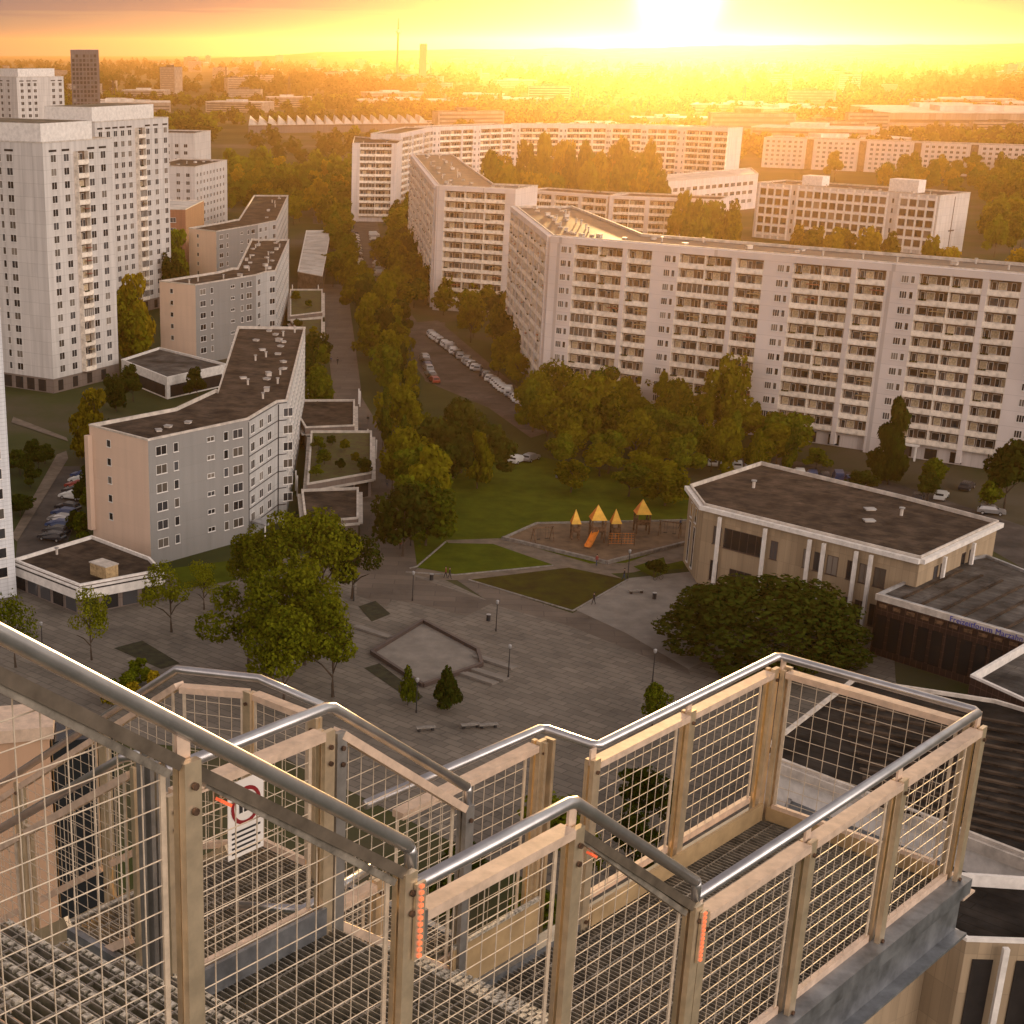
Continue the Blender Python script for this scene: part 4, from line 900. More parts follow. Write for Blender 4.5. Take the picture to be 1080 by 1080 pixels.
def tree_at(p, h, r, label, kind='broad', matn='leaf_green', n=1500, leaf=.075, group=None, name='deciduous_tree', seed=None, trunk_h=0.16):
    seed = rnd.randrange(7) if seed is None else seed
    t_ = thing(name, (p[0], p[1], 0.0), label, 'tree', group, rz=rnd.random() * 6.28)
    o = bpy.data.objects.new('crown', crown(kind, matn, seed, n, leaf)); COL.objects.link(o); o.parent = t_; th = h * trunk_h
    o.location = (0, 0, th); o.rotation_euler = (rnd.uniform(-.07, .07), rnd.uniform(-.07, .07), 0); o.scale = (r, r * rnd.uniform(.9, 1.1), h - th)
    o = bpy.data.objects.new('trunk', TRUNK[kind][seed % 3]); COL.objects.link(o); o.parent = t_; o.scale = (min(r, 5.0), min(r, 5.0), h)
    return t_
def inside(p, poly):
    c = False; j = len(poly) - 1
    for i in range(len(poly)):
        if (poly[i][1] > p[1]) != (poly[j][1] > p[1]) and p[0] < (poly[j][0] - poly[i][0]) * (p[1] - poly[i][1]) / (poly[j][1] - poly[i][1]) + poly[i][0]: c = not c
        j = i
    return c
def stand(pxs, step, h, r, label, group, mats=('leaf_green',), n=1300, leaf=.085, kinds=('broad',), zref=.55, seed=1, name='deciduous_tree', jitter=.35):
    """fill a patch of ground (outlined by the crowns' pixels) with separate trees, no nearer than 'step' to each other"""
    q = random.Random(seed); poly = [tuple(G(u, v, h * zref)[:2]) for u, v in pxs]; xs = [p[0] for p in poly]; ys = [p[1] for p in poly]; out = []; tries = 0
    while tries < 900:
        tries += 1; p = (q.uniform(min(xs), max(xs)), q.uniform(min(ys), max(ys)))
        if not inside(p, poly) or any((p[0] - a) ** 2 + (p[1] - b) ** 2 < step * step for a, b in out): continue
        out.append(p)
    for p in out:
        f = q.uniform(1 - jitter, 1 + jitter * .6); k = q.choice(kinds)
        LATER.append((p, h * f, r * (.8 + .4 * q.random()) * (.6 if k == 'tall' else 1), label, k, q.choice(mats), n, leaf, group, name))
    return len(out)
LATER = []
DG = ('leaf_green', 'leaf_green', 'leaf_dark'); AU = ('leaf_autumn', 'leaf_green', 'leaf_autumn', 'leaf_dark')
stand([(368, 286), (396, 292), (418, 330), (434, 400), (414, 408), (392, 360)], 7, 11, 4.6, 'bushy tree in the strip between the promenade and the access road', 'trees along the upper promenade', AU, kinds=('broad', 'broad', 'broad', 'tall'), seed=2)
stand([(410, 416), (440, 420), (476, 446), (520, 470), (500, 484), (478, 504), (462, 540), (430, 556), (410, 500), (402, 440)], 5.8, 11.5, 5.2, 'dark leafy tree in the park wood below the parking row', 'trees of the dark park wood', DG + ('leaf_autumn',), kinds=('broad', 'broad', 'broad', 'tall'), n=2200, leaf=.065, seed=3)
stand([(462, 302), (500, 300), (534, 322), (548, 380), (530, 376), (484, 330)], 8, 11, 4.8, 'shady tree between the parking row and the second slab block', 'trees below the second slab block', AU, seed=4)
stand([(560, 412), (640, 408), (720, 412), (800, 436), (850, 460), (820, 484), (760, 488), (700, 484), (640, 470), (566, 440)], 6.4, 10, 5.0, 'broad tree in the grove at the foot of the long main slab', 'trees in the grove before the main slab', ('leaf_green', 'leaf_autumn', 'leaf_autumn'), kinds=('broad', 'broad', 'broad', 'tall'), n=2200, leaf=.065, seed=5)
stand([(590, 470), (690, 486), (730, 498), (700, 510), (604, 500)], 7.5, 7.5, 4.4, 'rounded tree on the lawn edge behind the play towers', 'trees on the lawn edge', ('leaf_autumn', 'leaf_green'), n=2200, leaf=.065, seed=6)
for u, v, h, r in ((765, 408, 17, 6), (712, 430, 14, 6), (612, 425, 15, 6), (590, 405, 13, 5)):
    tree_at(G(u, v, h * .6), h, r, {765: 'tall tree touching the balconies of the main slab, right of the grove', 712: 'wide yellow-green tree in front of the grove', 612: 'tall tree at the left end of the grove, by the slab corner', 590: 'tree against the bare corner of the main slab'}[u], 'broad', 'leaf_autumn', 2600, .06)
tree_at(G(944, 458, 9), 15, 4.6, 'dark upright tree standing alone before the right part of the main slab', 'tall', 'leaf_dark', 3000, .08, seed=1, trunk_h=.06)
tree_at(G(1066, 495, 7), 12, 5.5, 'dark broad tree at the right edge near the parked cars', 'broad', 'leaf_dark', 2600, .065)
stand([(856, 478), (920, 482), (1060, 520), (1050, 535), (900, 500)], 9, 5, 3.0, 'low dark shrub tree along the kerb of the parking in front of the main slab', 'shrub trees before the main slab', ('leaf_dark', 'leaf_green'), seed=7)
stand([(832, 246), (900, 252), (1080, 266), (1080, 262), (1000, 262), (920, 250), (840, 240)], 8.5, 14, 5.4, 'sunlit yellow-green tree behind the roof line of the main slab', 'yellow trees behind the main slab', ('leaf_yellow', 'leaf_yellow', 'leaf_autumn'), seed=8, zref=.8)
stand([(1040, 190), (1080, 182), (1080, 250), (1046, 250)], 11, 14, 6, 'dense green tree right of the end wall of the grid-fronted block', 'trees right of the grid-fronted block', ('leaf_green', 'leaf_autumn'), seed=9)
stand([(930, 178), (1080, 170), (1080, 186), (1040, 196), (940, 188)], 13, 13, 6, 'green tree in the gap between the two right-hand blocks', 'trees between the right-hand blocks', ('leaf_green', 'leaf_autumn', 'leaf_yellow'), seed=10)
for u, v, h in ((882, 172, 17), (934, 184, 14), (962, 172, 17)):
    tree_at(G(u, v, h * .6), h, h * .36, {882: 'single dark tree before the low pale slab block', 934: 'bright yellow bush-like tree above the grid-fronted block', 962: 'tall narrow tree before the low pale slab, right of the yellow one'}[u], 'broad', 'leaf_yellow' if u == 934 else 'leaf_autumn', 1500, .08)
stand([(708, 168), (758, 166), (762, 186), (712, 188)], 11, 14, 6.5, 'dark hazy tree at the right end of the courtyard', 'trees at the courtyard end', ('leaf_autumn', 'leaf_dark'), seed=13)
stand([(420, 215), (440, 196), (446, 270), (418, 272), (406, 250)], 8, 12, 5, 'tree tucked between the narrow slab end and the second slab block', 'trees beside the second slab block', AU, seed=14)
stand([(402, 262), (440, 268), (462, 300), (420, 305)], 8, 12, 5, 'tree over the end of the access road parking', 'trees at the access road end', AU, seed=15)
stand([(242, 180), (372, 178), (372, 205), (345, 222), (308, 222), (250, 196)], 13, 13, 6.5, 'green tree in the belt left of the access road, behind the third stepped block', 'trees behind the third stepped block', ('leaf_green', 'leaf_autumn', 'leaf_yellow'), seed=16)
stand([(344, 226), (366, 224), (372, 290), (350, 292)], 8, 10, 4.4, 'tree between the market hall and the access road', 'trees beside the market hall', ('leaf_autumn', 'leaf_green'), seed=17)
for u, v, h, r, lab, mt, kd in ((98, 434, 17, 5.6, 'bright yellow poplar-like tree behind the nearest stepped block', 'leaf_yellow', 'tall'), (118, 465, 9, 3.2, 'small dark tree between the side street and the yellow tree', 'leaf_dark', 'broad'), (146, 318, 27, 7.5, 'tall yellow-topped tree beside the nearest white tower', 'leaf_yellow', 'tall'), (138, 342, 18, 6.5, 'lower green tree in front of the yellow-topped one at the tower', 'leaf_autumn', 'broad'), (186, 262, 24, 7, 'dark tall tree between the second tower and the second stepped block', 'leaf_green', 'tall'), (182, 292, 16, 6, 'dark tree at the back corner of the second stepped block', 'leaf_dark', 'broad'), (140, 402, 8, 3.6, 'dark round tree before the low white pavilion', 'leaf_dark', 'broad'), (122, 412, 8, 3.4, 'second dark tree left of the low white pavilion', 'leaf_dark', 'broad'), (208, 402, 7, 3, 'small dark tree in the corner of the low pavilion', 'leaf_dark', 'broad'), (222, 283, 9, 4, 'small tree on the lawn between the second and third stepped block', 'leaf_green', 'broad'), (40, 478, 6, 2.8, 'low dark bush beside the side street', 'leaf_dark', 'broad')):
    tree_at(G(u, v, h * .55), h, r, lab, kd, mt, 3200, .06, seed=u % 4, trunk_h=.06)
stand([(20, 470), (60, 462), (70, 480), (30, 500), (20, 540)], 9, 5, 3, 'low dark shrub on the lawn by the side street', 'shrubs by the side street', ('leaf_dark',), seed=18)
stand([(92, 500), (94, 560), (76, 560), (80, 520)], 5, 5, 2.4, 'small dark street tree beside the parked cars left of the peach wall', 'street trees at the side street', ('leaf_dark', 'leaf_green'), seed=19)
for i, (u, v, r) in enumerate(((336, 470, 1.6), (350, 466, 1.2), (364, 472, 1.5), (342, 486, 1.9), (360, 492, 1.4), (376, 484, 1.2), (334, 498, 1.3), (384, 495, 1.8), (312, 314, 1.8), (326, 322, 1.5), (314, 344, 1.6), (330, 350, 1.4))):
    o = tree_at(G(u, v, 4.6), r * 1.5, r, 'low shrub growing on a planted shop roof along the promenade', 'broad', ('leaf_green', 'leaf_dark', 'leaf_autumn')[i % 3], 900, .1, 'shrubs on the planted shop roofs', 'shrub', trunk_h=.04); o.location.z = 3.95
qt = random.Random(31)
for i in range(30):
    u = 512 + 196 * (i + qt.random() * .8) / 30; d = qt.uniform(640, 780); h = qt.uniform(22, 33) * (d / 700)
    tree_at(((u - X0) / FH * d, d), h, qt.uniform(6.5, 9), 'tall tree veiled by sun haze between the low courtyard blocks and the far slab sections', 'broad', qt.choice(('leaf_autumn', 'leaf_yellow', 'leaf_green')), 1500, .085, 'tall trees of the hazy courtyard', trunk_h=.08)
for i in range(9):
    u = 728 + 66 * (i + qt.random() * .8) / 9; d = qt.uniform(540, 640); h = qt.uniform(17, 24)
    tree_at(((u - X0) / FH * d, d), h, qt.uniform(5.5, 7), 'tall dark tree between the low courtyard block and the grid-fronted block', 'broad', qt.choice(('leaf_autumn', 'leaf_green')), 1500, .085, 'tall trees left of the grid-fronted block', trunk_h=.08)
stand([(322, 366), (338, 366), (340, 420), (326, 424)], 6, 8, 3.4, 'tree squeezed between the nearest stepped block and the promenade', 'trees on the promenade edge', ('leaf_green', 'leaf_dark'), seed=21)
# big trees at the near end of the plaza
near = [(290, 588, 14, 6.2, 'big green tree nearest the grey-blue wall', 'leaf_near'), (340, 582, 14, 6.4, 'big tree at the end of the shop row', 'leaf_near'), (322, 640, 14, 6.6, 'broad tree in the middle of the near group by the terrace', 'leaf_near'), (262, 652, 13, 6.2, 'leafy tree at the left of the near group', 'leaf_near'), (352, 678, 12.5, 5.8, 'leafy tree of the near group beside the hexagonal terrace', 'leaf_near'), (300, 690, 12.5, 5.8, 'near tree half hidden by the railing', 'leaf_near'), (268, 590, 10.5, 5.0, 'smaller tree in front of the canopy of the grey-blue block', 'leaf_near'), (372, 590, 10.5, 5.0, 'tree leaning over the promenade end', 'leaf_dark')]
for i, (u, v, h, r, lab, mt) in enumerate(near): tree_at(G(u, v, h * .55), h, r, lab, 'broad', mt, 5200, .034, seed=i % 4, trunk_h=.2)
for u, v, h, r, lab in ((180, 625, 10, 4.2, 'slender tree with pale trunk in front of the annex fascia'), (95, 655, 9.5, 3.6, 'thin-crowned tree on the forecourt of the annex'), (14, 660, 10, 4.0, 'thin-crowned tree at the left picture edge'), (215, 615, 7, 3.0, 'small airy tree at the corner of the annex')):
    tree_at(G(u, v, h * .55), h, r, lab, 'broad', 'leaf_near', 1900, .036, seed=u % 4, trunk_h=.25)
for u, v, h, r, lab in ((472, 745, 6.4, 2.2, 'young conical tree in a round bed on the plaza'), (430, 740, 6.0, 1.5, 'thin young tree tied to stakes beside the terrace')):
    tree_at(G(u, v + 4, 0), h * .88, r * .85, lab, 'cone', 'leaf_dark' if h > 6.2 else 'leaf_green', 2400 if h > 6.2 else 900, .085, seed=1, name='young_tree', trunk_h=.16)
p = G(808, 655, 4.5); tree_at(p, 9.5, 12.2, 'huge dark clipped round-headed tree before the tan hall', 'dome', 'leaf_dark', 15000, .03, seed=2, trunk_h=.03, name='round_tree')
tree_at(G(690, 742, 3), 5.5, 2.6, 'small bush-like tree rising behind the left deck railing', 'broad', 'leaf_green', 2500, .05)
tree_at(G(690, 600, 1.2), 2.6, 2.4, 'low shrub on the small lawn between the play area and the hall', 'broad', 'leaf_dark', 900, .09)
stand([(100, 720), (150, 700), (170, 716), (120, 745)], 2.2, 2.6, 1.5, 'yellow-green shrub seen over the near handrail', 'shrubs behind the near railing', ('leaf_yellow', 'leaf_green'), n=900, leaf=.1, seed=22, name='shrub')
stand([(520, 860), (700, 830), (720, 900), (560, 960), (450, 930)], 6, 7, 3.6, 'dark tree far below the staircase', 'trees below the staircase', ('leaf_dark', 'leaf_green'), n=1800, leaf=.06, seed=23)
# the stands: the trees that show largest are separate things, the remainder of the far stands is one mass
def tree_size(a):
    u_, v_ = proj((a[0][0], a[0][1], a[1] * .6)); vis = 1.0 if -25 < u_ < 1105 else .02
    return vis * a[1] * a[2] / (a[0][0] ** 2 + a[0][1] ** 2) * (.25 if 'filler' in a[3] else 1)
LATER.sort(key=tree_size, reverse=True)
for a in LATER[:TREES]: tree_at(a[0], a[1], a[2], a[3], a[4], a[5], a[6], a[7], a[8], a[9], trunk_h=.1)
def merged_crowns(name, L, label):
    mats_, cs_, mi_ = [], [], []
    for p, h, r, lab, kd, mt, n, leaf, g_, nm in L:
        me = crown(kd, mt, rnd.randrange(7), n, leaf); c_ = np.empty(len(me.vertices) * 3, 'f'); me.vertices.foreach_get('co', c_); a = rnd.random() * 6.28
        c_ = c_.reshape(-1, 3); x = (c_[:, 0] * math.cos(a) - c_[:, 1] * math.sin(a)) * r + p[0]; y = (c_[:, 0] * math.sin(a) + c_[:, 1] * math.cos(a)) * r + p[1]
        cs_.append(np.stack([x, y, c_[:, 2] * h * .9 + h * .1], 1))
        if mt not in mats_: mats_.append(mt)
        mi_.append(np.full(len(c_) // 4, mats_.index(mt), 'i'))
    q_ = np.concatenate(cs_); N_ = len(q_) // 4; me = bpy.data.meshes.new(name); me.vertices.add(len(q_)); me.vertices.foreach_set('co', q_.reshape(-1).astype('f')); me.loops.add(4 * N_); me.loops.foreach_set('vertex_index', np.arange(4 * N_, dtype='i'))
    me.polygons.add(N_); me.polygons.foreach_set('loop_start', np.arange(0, 4 * N_, 4, dtype='i'))
    for m_ in mats_: me.materials.append(M[m_])
    me.polygons.foreach_set('material_index', np.concatenate(mi_)); me.update(calc_edges=True)
    single(name, me, label, None, kind='stuff')
merged_crowns('background_trees', LATER[TREES:], 'trees massed together in the haze between the far blocks')
# ------------------------------------------------------------------ parked cars
PAINT = [mat('paint_white', (.62, .62, .61), .3, var=.04), mat('paint_silver', (.36, .36, .37), .3, metal=.6, var=.05), mat('paint_dark', (.03, .032, .04), .25, var=.1), mat('paint_red', (.28, .035, .025), .3, var=.1), mat('paint_blue', (.03, .06, .16), .3, var=.1)]
PN = ['white', 'silver', 'black', 'dark red', 'blue']
def car_proto(k, van=False):
    t_ = thing('parked_car', (0, 0, 0), '', 'car'); L, Wd = (4.4, 1.75); hh = 1.45 if not van else 1.9
    prof = [(-2.2, .35), (-2.2, .75), (-2.0, .9), (-1.75, hh - .1), (-1.3, hh), (.35, hh), (1.0, .95), (2.0, .82), (2.2, .62), (2.2, .35)]
    if van: prof = [(-2.2, .35), (-2.2, hh - .1), (-2.0, hh), (.9, hh), (1.5, 1.05), (2.1, .9), (2.2, .6), (2.2, .35)]
    n = len(prof); vs = []
    for sgn in (-1, 1):
        for x, z in prof: vs.append((x, sgn * (Wd / 2 - (0.16 if z > 1.05 else 0)), z))
    fs = [(i, (i + 1) % n, n + (i + 1) % n, n + i) for i in range(n)] + [tuple(range(n))[::-1], tuple(range(n, 2 * n))]
    part('body', mesh('body', vs, fs, [PAINT[k]]), t_)
    b_ = MB()
    if not van:
        b_.add([(1.02, -.66, 1.0), (1.02, .66, 1.0), (.43, .62, hh - .06), (.43, -.62, hh - .06)], [(0, 1, 2, 3)]); b_.add([(-1.98, .66, .98), (-1.98, -.66, .98), (-1.77, -.62, hh - .14), (-1.77, .62, hh - .14)], [(0, 1, 2, 3)])
        for s in (-1, 1): b_.add([(-1.6, s * .74, 1.0), (.75, s * .8, 1.0), (.3, s * .73, hh - .1), (-1.35, s * .73, hh - .1)], [(0, 1, 2, 3)])
    else:
        b_.add([(1.52, -.66, 1.1), (1.52, .66, 1.1), (.98, .62, hh - .08), (.98, -.62, hh - .08)], [(0, 1, 2, 3)])
        for s in (-1, 1): b_.add([(-1.7, s * .735, 1.15), (1.2, s * .735, 1.15), (.85, s * .735, hh - .12), (-1.7, s * .735, hh - .12)], [(0, 1, 2, 3)])
    part('window', b_.mesh('window', [M['carglass']]), t_)
    w_ = MB().tube([(0, -.11, 0), (0, .11, 0)], .32, 10).tube([(0, -.125, 0), (0, .125, 0)], .18, 8, 1).mesh('wheel', [M['tyre'], M['zinc']])
    for x in (-1.35, 1.35):
        for y in (-.8, .8): part('wheel', w_, t_, Matrix.Translation((x, y, .32)))
    return t_
CARS = {}; used = set()
def put_car(u, v, ang, k, place, group, van=False):
    key = (k, van)
    if key not in CARS: CARS[key] = (car_proto(k, van)); first = True
    else: first = False
    o = CARS[key] if first else copytree(CARS[key], None)
    p = G(u, v, .7) if not isinstance(u, Vector) else u
    o.location = (p.x, p.y, .03); o.rotation_euler = (0, 0, ang)
    setp(o, ('%s %s parked %s' % (PN[k], 'van' if van else 'car', place)), 'car', group); return o
def car_row(pa, pb, n, ang, place, group, seed, skip=.1, kset=(0, 0, 1, 1, 2, 2, 3, 4)):
    q = random.Random(seed); A_, B_ = G(pa[0], pa[1], .7), G(pb[0], pb[1], .7)
    for i in range(n):
        if q.random() < skip: continue
        put_car(A_ + (B_ - A_) * ((i + .5) / n) + Vector((q.uniform(-.2, .2), q.uniform(-.2, .2), 0)), 0, ang + q.uniform(-.03, .03), q.choice(kset), place, group, q.random() < .12)
car_row((453, 350), (566, 435), 52, math.radians(75), 'in the slanted row below the second slab block', 'cars in the slanted parking row', 1, skip=.03, kset=(0, 0, 1, 1, 0, 2))
car_row((446, 374), (458, 402), 9, math.radians(100), 'on the left side of the slanted parking lot', 'cars left of the slanted parking lot', 2)
car_row((372, 244), (380, 292), 16, math.radians(5), 'along the left side of the access road', 'cars on the left of the access road', 3, kset=(0, 0, 1, 0, 1, 2))
car_row((395, 246), (402, 292), 16, math.radians(5), 'along the right side of the access road', 'cars on the right of the access road', 4, kset=(0, 0, 1, 0, 1, 2))
car_row((88, 498), (50, 576), 13, math.radians(155), 'in the side street left of the peach wall', 'cars in the side street', 5, skip=.05, kset=(0, 1, 2, 2, 3, 4))
car_row((745, 486), (905, 506), 12, math.radians(75), 'behind the roof of the tan hall', 'cars behind the tan hall', 6, .2, kset=(0, 2, 2, 1, 4))
for u, v, k, ang, lab in ((993, 522, 0, 1.0, 'alone before the entrance of the main slab'), (968, 524, 2, 1.1, 'left of the white one near the slab entrance'), (1046, 538, 1, -.4, 'beyond the far corner of the tan hall'), (1020, 512, 2, .9, 'under the dark tree at the right edge')): put_car(u, v, ang, k, lab, 'cars near the entrance of the main slab')
for u, v, lab, k in ((546, 484, 'half hidden by trees left of the lawn', 0), (597, 500, 'at the dark edge of the lawn grove', 1), (560, 482, 'beside the other one at the lawn trees', 1)): put_car(u, v, .9, k, lab, 'cars at the lawn edge')
# ------------------------------------------------------------------ street lamps, benches, people
def lamp_post():
    t_ = thing('street_lamp', (0, 0, 0), '', 'street lamp')
    part('pole', MB().tube([(0, 0, 0), (0, 0, .4), (0, 0, .42), (0, 0, 3.8)], .075, 8, 0, [1.5, 1.5, 1, .7]).mesh('pole', [M['metal_dark']]), t_)
    part('lamp_head', MB().tube([(0, 0, 3.8), (0, 0, 3.95), (0, 0, 4.25), (0, 0, 4.35)], .2, 10, 0, [.5, 1, 1.1, .4]).mesh('lamp_head', [M['zinc']]), t_); return t_
L0_ = lamp_post()
for i, (u, v, lab) in enumerate(((536, 715, 'at the stepped edge of the terrace'), (523, 666, 'in the middle of the plaza'), (435, 634, 'on the paved band at the promenade end'), (688, 720, 'on the dark road edge behind the deck railing'), (439, 752, 'beside the staked young tree'), (433, 576, 'at the corner of the park wood'), (662, 610, 'at the play area corner of the lawn'), (373, 634, 'under the big near trees'), (45, 690, 'on the annex forecourt'))):
    o = L0_ if i == 0 else copytree(L0_); p = G(u, v, 0); o.location = (p.x, p.y, .03); setp(o, 'slim dark lamp post ' + lab, 'street lamp', 'lamp posts of the plaza')
def bench():
    t_ = thing('stone_bench', (0, 0, 0), '', 'bench')
    part('seat', MB().box(-1.1, -.3, .36, 1.1, .3, .48).mesh('seat', [M['stone']]), t_)
    for x in (-.8, .8): part('leg', MB().box(x - .12, -.25, 0, x + .12, .25, .358).mesh('leg', [M['metal_dark']]), t_)
    return t_
b0 = bench()
for i, (u, v, lab) in enumerate(((449, 771, 'left of the young conical tree'), (496, 768, 'nearer of the pair right of the young conical tree'), (515, 768, 'outer of the pair right of the young conical tree'), (671, 626, 'on the pale forecourt'))):
    o = b0 if i == 0 else copytree(b0); p = G(u, v, 0); o.location = (p.x, p.y, .06); o.rotation_euler = (0, 0, .2); setp(o, 'grey stone bench ' + lab, 'bench', 'benches on the plaza')
CLO = [mat('cloth_dark', (.02, .02, .025), .9), mat('cloth_blue', (.04, .06, .12), .9), mat('cloth_red', (.25, .05, .04), .9), mat('cloth_grey', (.15, .14, .14), .9)]
SKIN = mat('skin', (.42, .26, .19), .6); HAIR = mat('hair', (.03, .02, .015), .8)
def person(u, v, cl, tr, lab, ang, stride=.22):
    p = G(u, v, 0); q = {}
    # one skeleton grown into one continuous body
    J = [((0, 0, .95), .13), ((0, 0, 1.18), .12), ((0, .0, 1.40), .14), ((.0, .01, 1.50), .055), ((.0, .02, 1.62), .085), ((.0, .02, 1.72), .075)]
    E_ = [(0, 1), (1, 2), (2, 3), (3, 4), (4, 5)]
    for s in (-1, 1):
        b_ = len(J); J += [((s * .19, 0, 1.38), .06), ((s * .23, -s * .06, 1.14), .045), ((s * .24, s * -.1 + .06, .90), .035), ((s * .24, s * -.1 + .09, .80), .03)]; E_ += [(2, b_), (b_, b_ + 1), (b_ + 1, b_ + 2), (b_ + 2, b_ + 3)]
        b_ = len(J); J += [((s * .09, 0, .90), .09), ((s * .10, s * stride * .5 + .03, .50), .062), ((s * .10, s * stride, .09), .042), ((s * .10, s * stride + .14, .04), .035)]; E_ += [(0, b_), (b_, b_ + 1), (b_ + 1, b_ + 2), (b_ + 2, b_ + 3)]
    me = bpy.data.meshes.new('person'); me.from_pydata([j[0] for j in J], E_, []); o = bpy.data.objects.new('person', me); COL.objects.link(o)
    md = o.modifiers.new('skin', 'SKIN'); lay = me.skin_vertices[0] if me.skin_vertices else None
    if lay is None:
        import bmesh as _b; bm = _b.new(); bm.from_mesh(me); bm.verts.layers.skin.verify(); bm.to_mesh(me); bm.free(); lay = me.skin_vertices[0]
    for i, j in enumerate(J): lay.data[i].radius = (j[1], j[1]); lay.data[i].use_root = (i == 0)
    md.use_smooth_shade = True; o.modifiers.new('sub', 'SUBSURF').levels = 1
    dg = bpy.context.evaluated_depsgraph_get(); m2 = bpy.data.meshes.new_from_object(o.evaluated_get(dg)); o.modifiers.clear(); o.data = m2; m2.name = 'person'
    m2.materials.clear()
    for m_ in (CLO[cl], CLO[tr], SKIN): m2.materials.append(m_)
    for f in m2.polygons:
        z = f.center.z; f.material_index = 1 if z < .93 and abs(f.center.x) < .17 else (2 if z > 1.48 or (z < .86 and abs(f.center.x) > .17) else 0)
    h_ = part('hair', MB().tube([(0, -.02, 1.64), (0, 0, 1.72), (0, 0.01, 1.79), (0, .01, 1.81)], .1, 9, 0, [.95, 1.0, .75, .2]).mesh('hair', [HAIR]), o)
    o.location = (p.x, p.y, .06); o.rotation_euler = (0, 0, ang); setp(o, lab, 'person'); return o
for a_ in ((429, 519, 0, 1, 'person in dark clothes walking up the promenade beside the wood', 0), (402, 538, 3, 0, 'person in a grey top walking on the promenade near the shops', 2.8), (349, 384, 1, 0, 'person in blue walking on the far promenade, left of a pair', .4), (356, 385, 0, 0, 'person in black walking on the far promenade, right of a pair', .4), (388, 447, 0, 3, 'person in dark top passing the white frame of the shop roof', 0), (470, 610, 2, 0, 'person in red standing at the plaza lawn', 1.6), (474, 611, 0, 0, 'person in black standing beside the one in red at the lawn', -1.5), (626, 638, 0, 0, 'person in black at the lower corner of the plaza lawn', 2.0), (658, 612, 0, 1, 'person in dark clothes at the path by the play area', 1.2), (629, 597, 2, 1, 'person in red at the edge of the sand pit', .5), (422, 580, 2, 0, 'person in red jacket at the wood corner', .2), (717, 558, 1, 0, 'person in blue beside the tan hall', 1.0), (408, 515, 3, 1, 'person in grey with blue trousers on the middle promenade', 3.0)): person(*a_)
# parked bicycle on the forecourt
def bicycle(u, v, ang, lab):
    p = G(u, v, 0); t_ = thing('bicycle', (p.x, p.y, .06), lab, 'bicycle', rz=ang); MM = Matrix.Translation(t_.location) @ Matrix.Rotation(ang, 4, 'Z')
    for x in (-.52, .52):
        pts_ = [(x + .33 * math.cos(k * math.pi / 8), 0, .35 + .33 * math.sin(k * math.pi / 8)) for k in range(17)]
        part('wheel', MB().tube(pts_, .025, 5).mesh('wheel', [M['tyre']]), t_, MM)
    b_ = MB(); P_ = {'r': (-.52, 0, .35), 's': (-.18, 0, .85), 'b': (-.05, 0, .32), 'h': (.38, 0, .88), 'f': (.52, 0, .35)}
    for i, j in ('rs', 'rb', 'sb', 'sh', 'bh', 'hf'): b_.tube([P_[i], P_[j]], .022, 6)
    part('frame', b_.mesh('frame', [M['metal_dark']]), t_, MM); part('handlebar', MB().tube([(.36, -.28, 1.0), (.38, 0, .98), (.36, .28, 1.0)], .018, 6).tube([(.38, 0, .87), (.38, 0, .98)], .018, 6).mesh('handlebar', [M['metal_dark']]), t_, MM); part('saddle', MB().box(-.32, -.07, .9, -.06, .07, .96).tube([(-.18, 0, .85), (-.18, 0, .9)], .015, 6).mesh('saddle', [M['tyre']]), t_, MM)
bicycle(694, 612, .4, 'dark bicycle parked on the pale forecourt beside the small lawn')
# ------------------------------------------------------------------ play towers
def play_tower(u, v, h, r, lab, mt, slide=None):
    p = G(u, v, 0); t_ = thing('play_tower', (p.x, p.y, .09), lab, 'play tower'); MM = Matrix.Translation(t_.location)
    for x in (-r, r):
        for y in (-r, r): part('post', MB().box(x - .12, y - .12, 0, x + .12, y + .12, h).mesh('post', [M['wood']]), t_, MM)
    part('platform', MB().box(-r, -r, h * .45, r, r, h * .45 + .12).box(-r, -r - .05, h * .45 + .121, r, -r + .03, h * .45 + .9).box(-r - .05, -r + .031, h * .45 + .121, -r + .03, r, h * .45 + .9).mesh('platform', [M['wood']]), t_, MM)
    q = r + .22; ap = h + 2.2
    part('tent_roof', mesh('tent_roof', [(-q, -q, h), (q, -q, h), (q, q, h), (-q, q, h), (-.05, .2, ap)], [(0, 1, 4), (1, 2, 4), (2, 3, 4), (3, 0, 4), (3, 2, 1, 0)], [M['yellow'], M['orange']], [0, 1, 0, 1, 0]), t_, MM)
    if slide:
        b_ = MB(); x, y = slide; L_ = 4.2; d_ = Vector((x, y, 0)).normalized()
        a_, c_, e_ = d_ * r + Vector((0, 0, h * .45 + .1)), d_ * (r + L_ * .75) + Vector((0, 0, .55)), d_ * (r + L_) + Vector((0, 0, .4)); n_ = Vector((-d_.y, d_.x, 0))
        for p_, q_ in ((a_, c_), (c_, e_)):
            b_.bar(p_, q_, .9, .06)
            for s in (-1, 1): b_.bar(p_ + n_ * s * .48 + Vector((0, 0, .18)), q_ + n_ * s * .48 + Vector((0, 0, .18)), .06, .36)
        part('slide', b_.mesh('slide', [M['orange']]), t_, MM)
play_tower(606, 569, 2.6, .55, 'small play tower with yellow pointed roof, leftmost in the sand pit', 'yellow')
play_tower(629, 571, 3.6, 1.0, 'big play tower with orange slide in the sand pit', 'orange', slide=(-.5, -1))
play_tower(648, 570, 2.8, .6, 'slim play tower with yellow roof right of the slide', 'yellow')
play_tower(676, 562, 3.2, 1.0, 'separate play tower with orange and yellow roof at the right of the sand pit', 'orange')
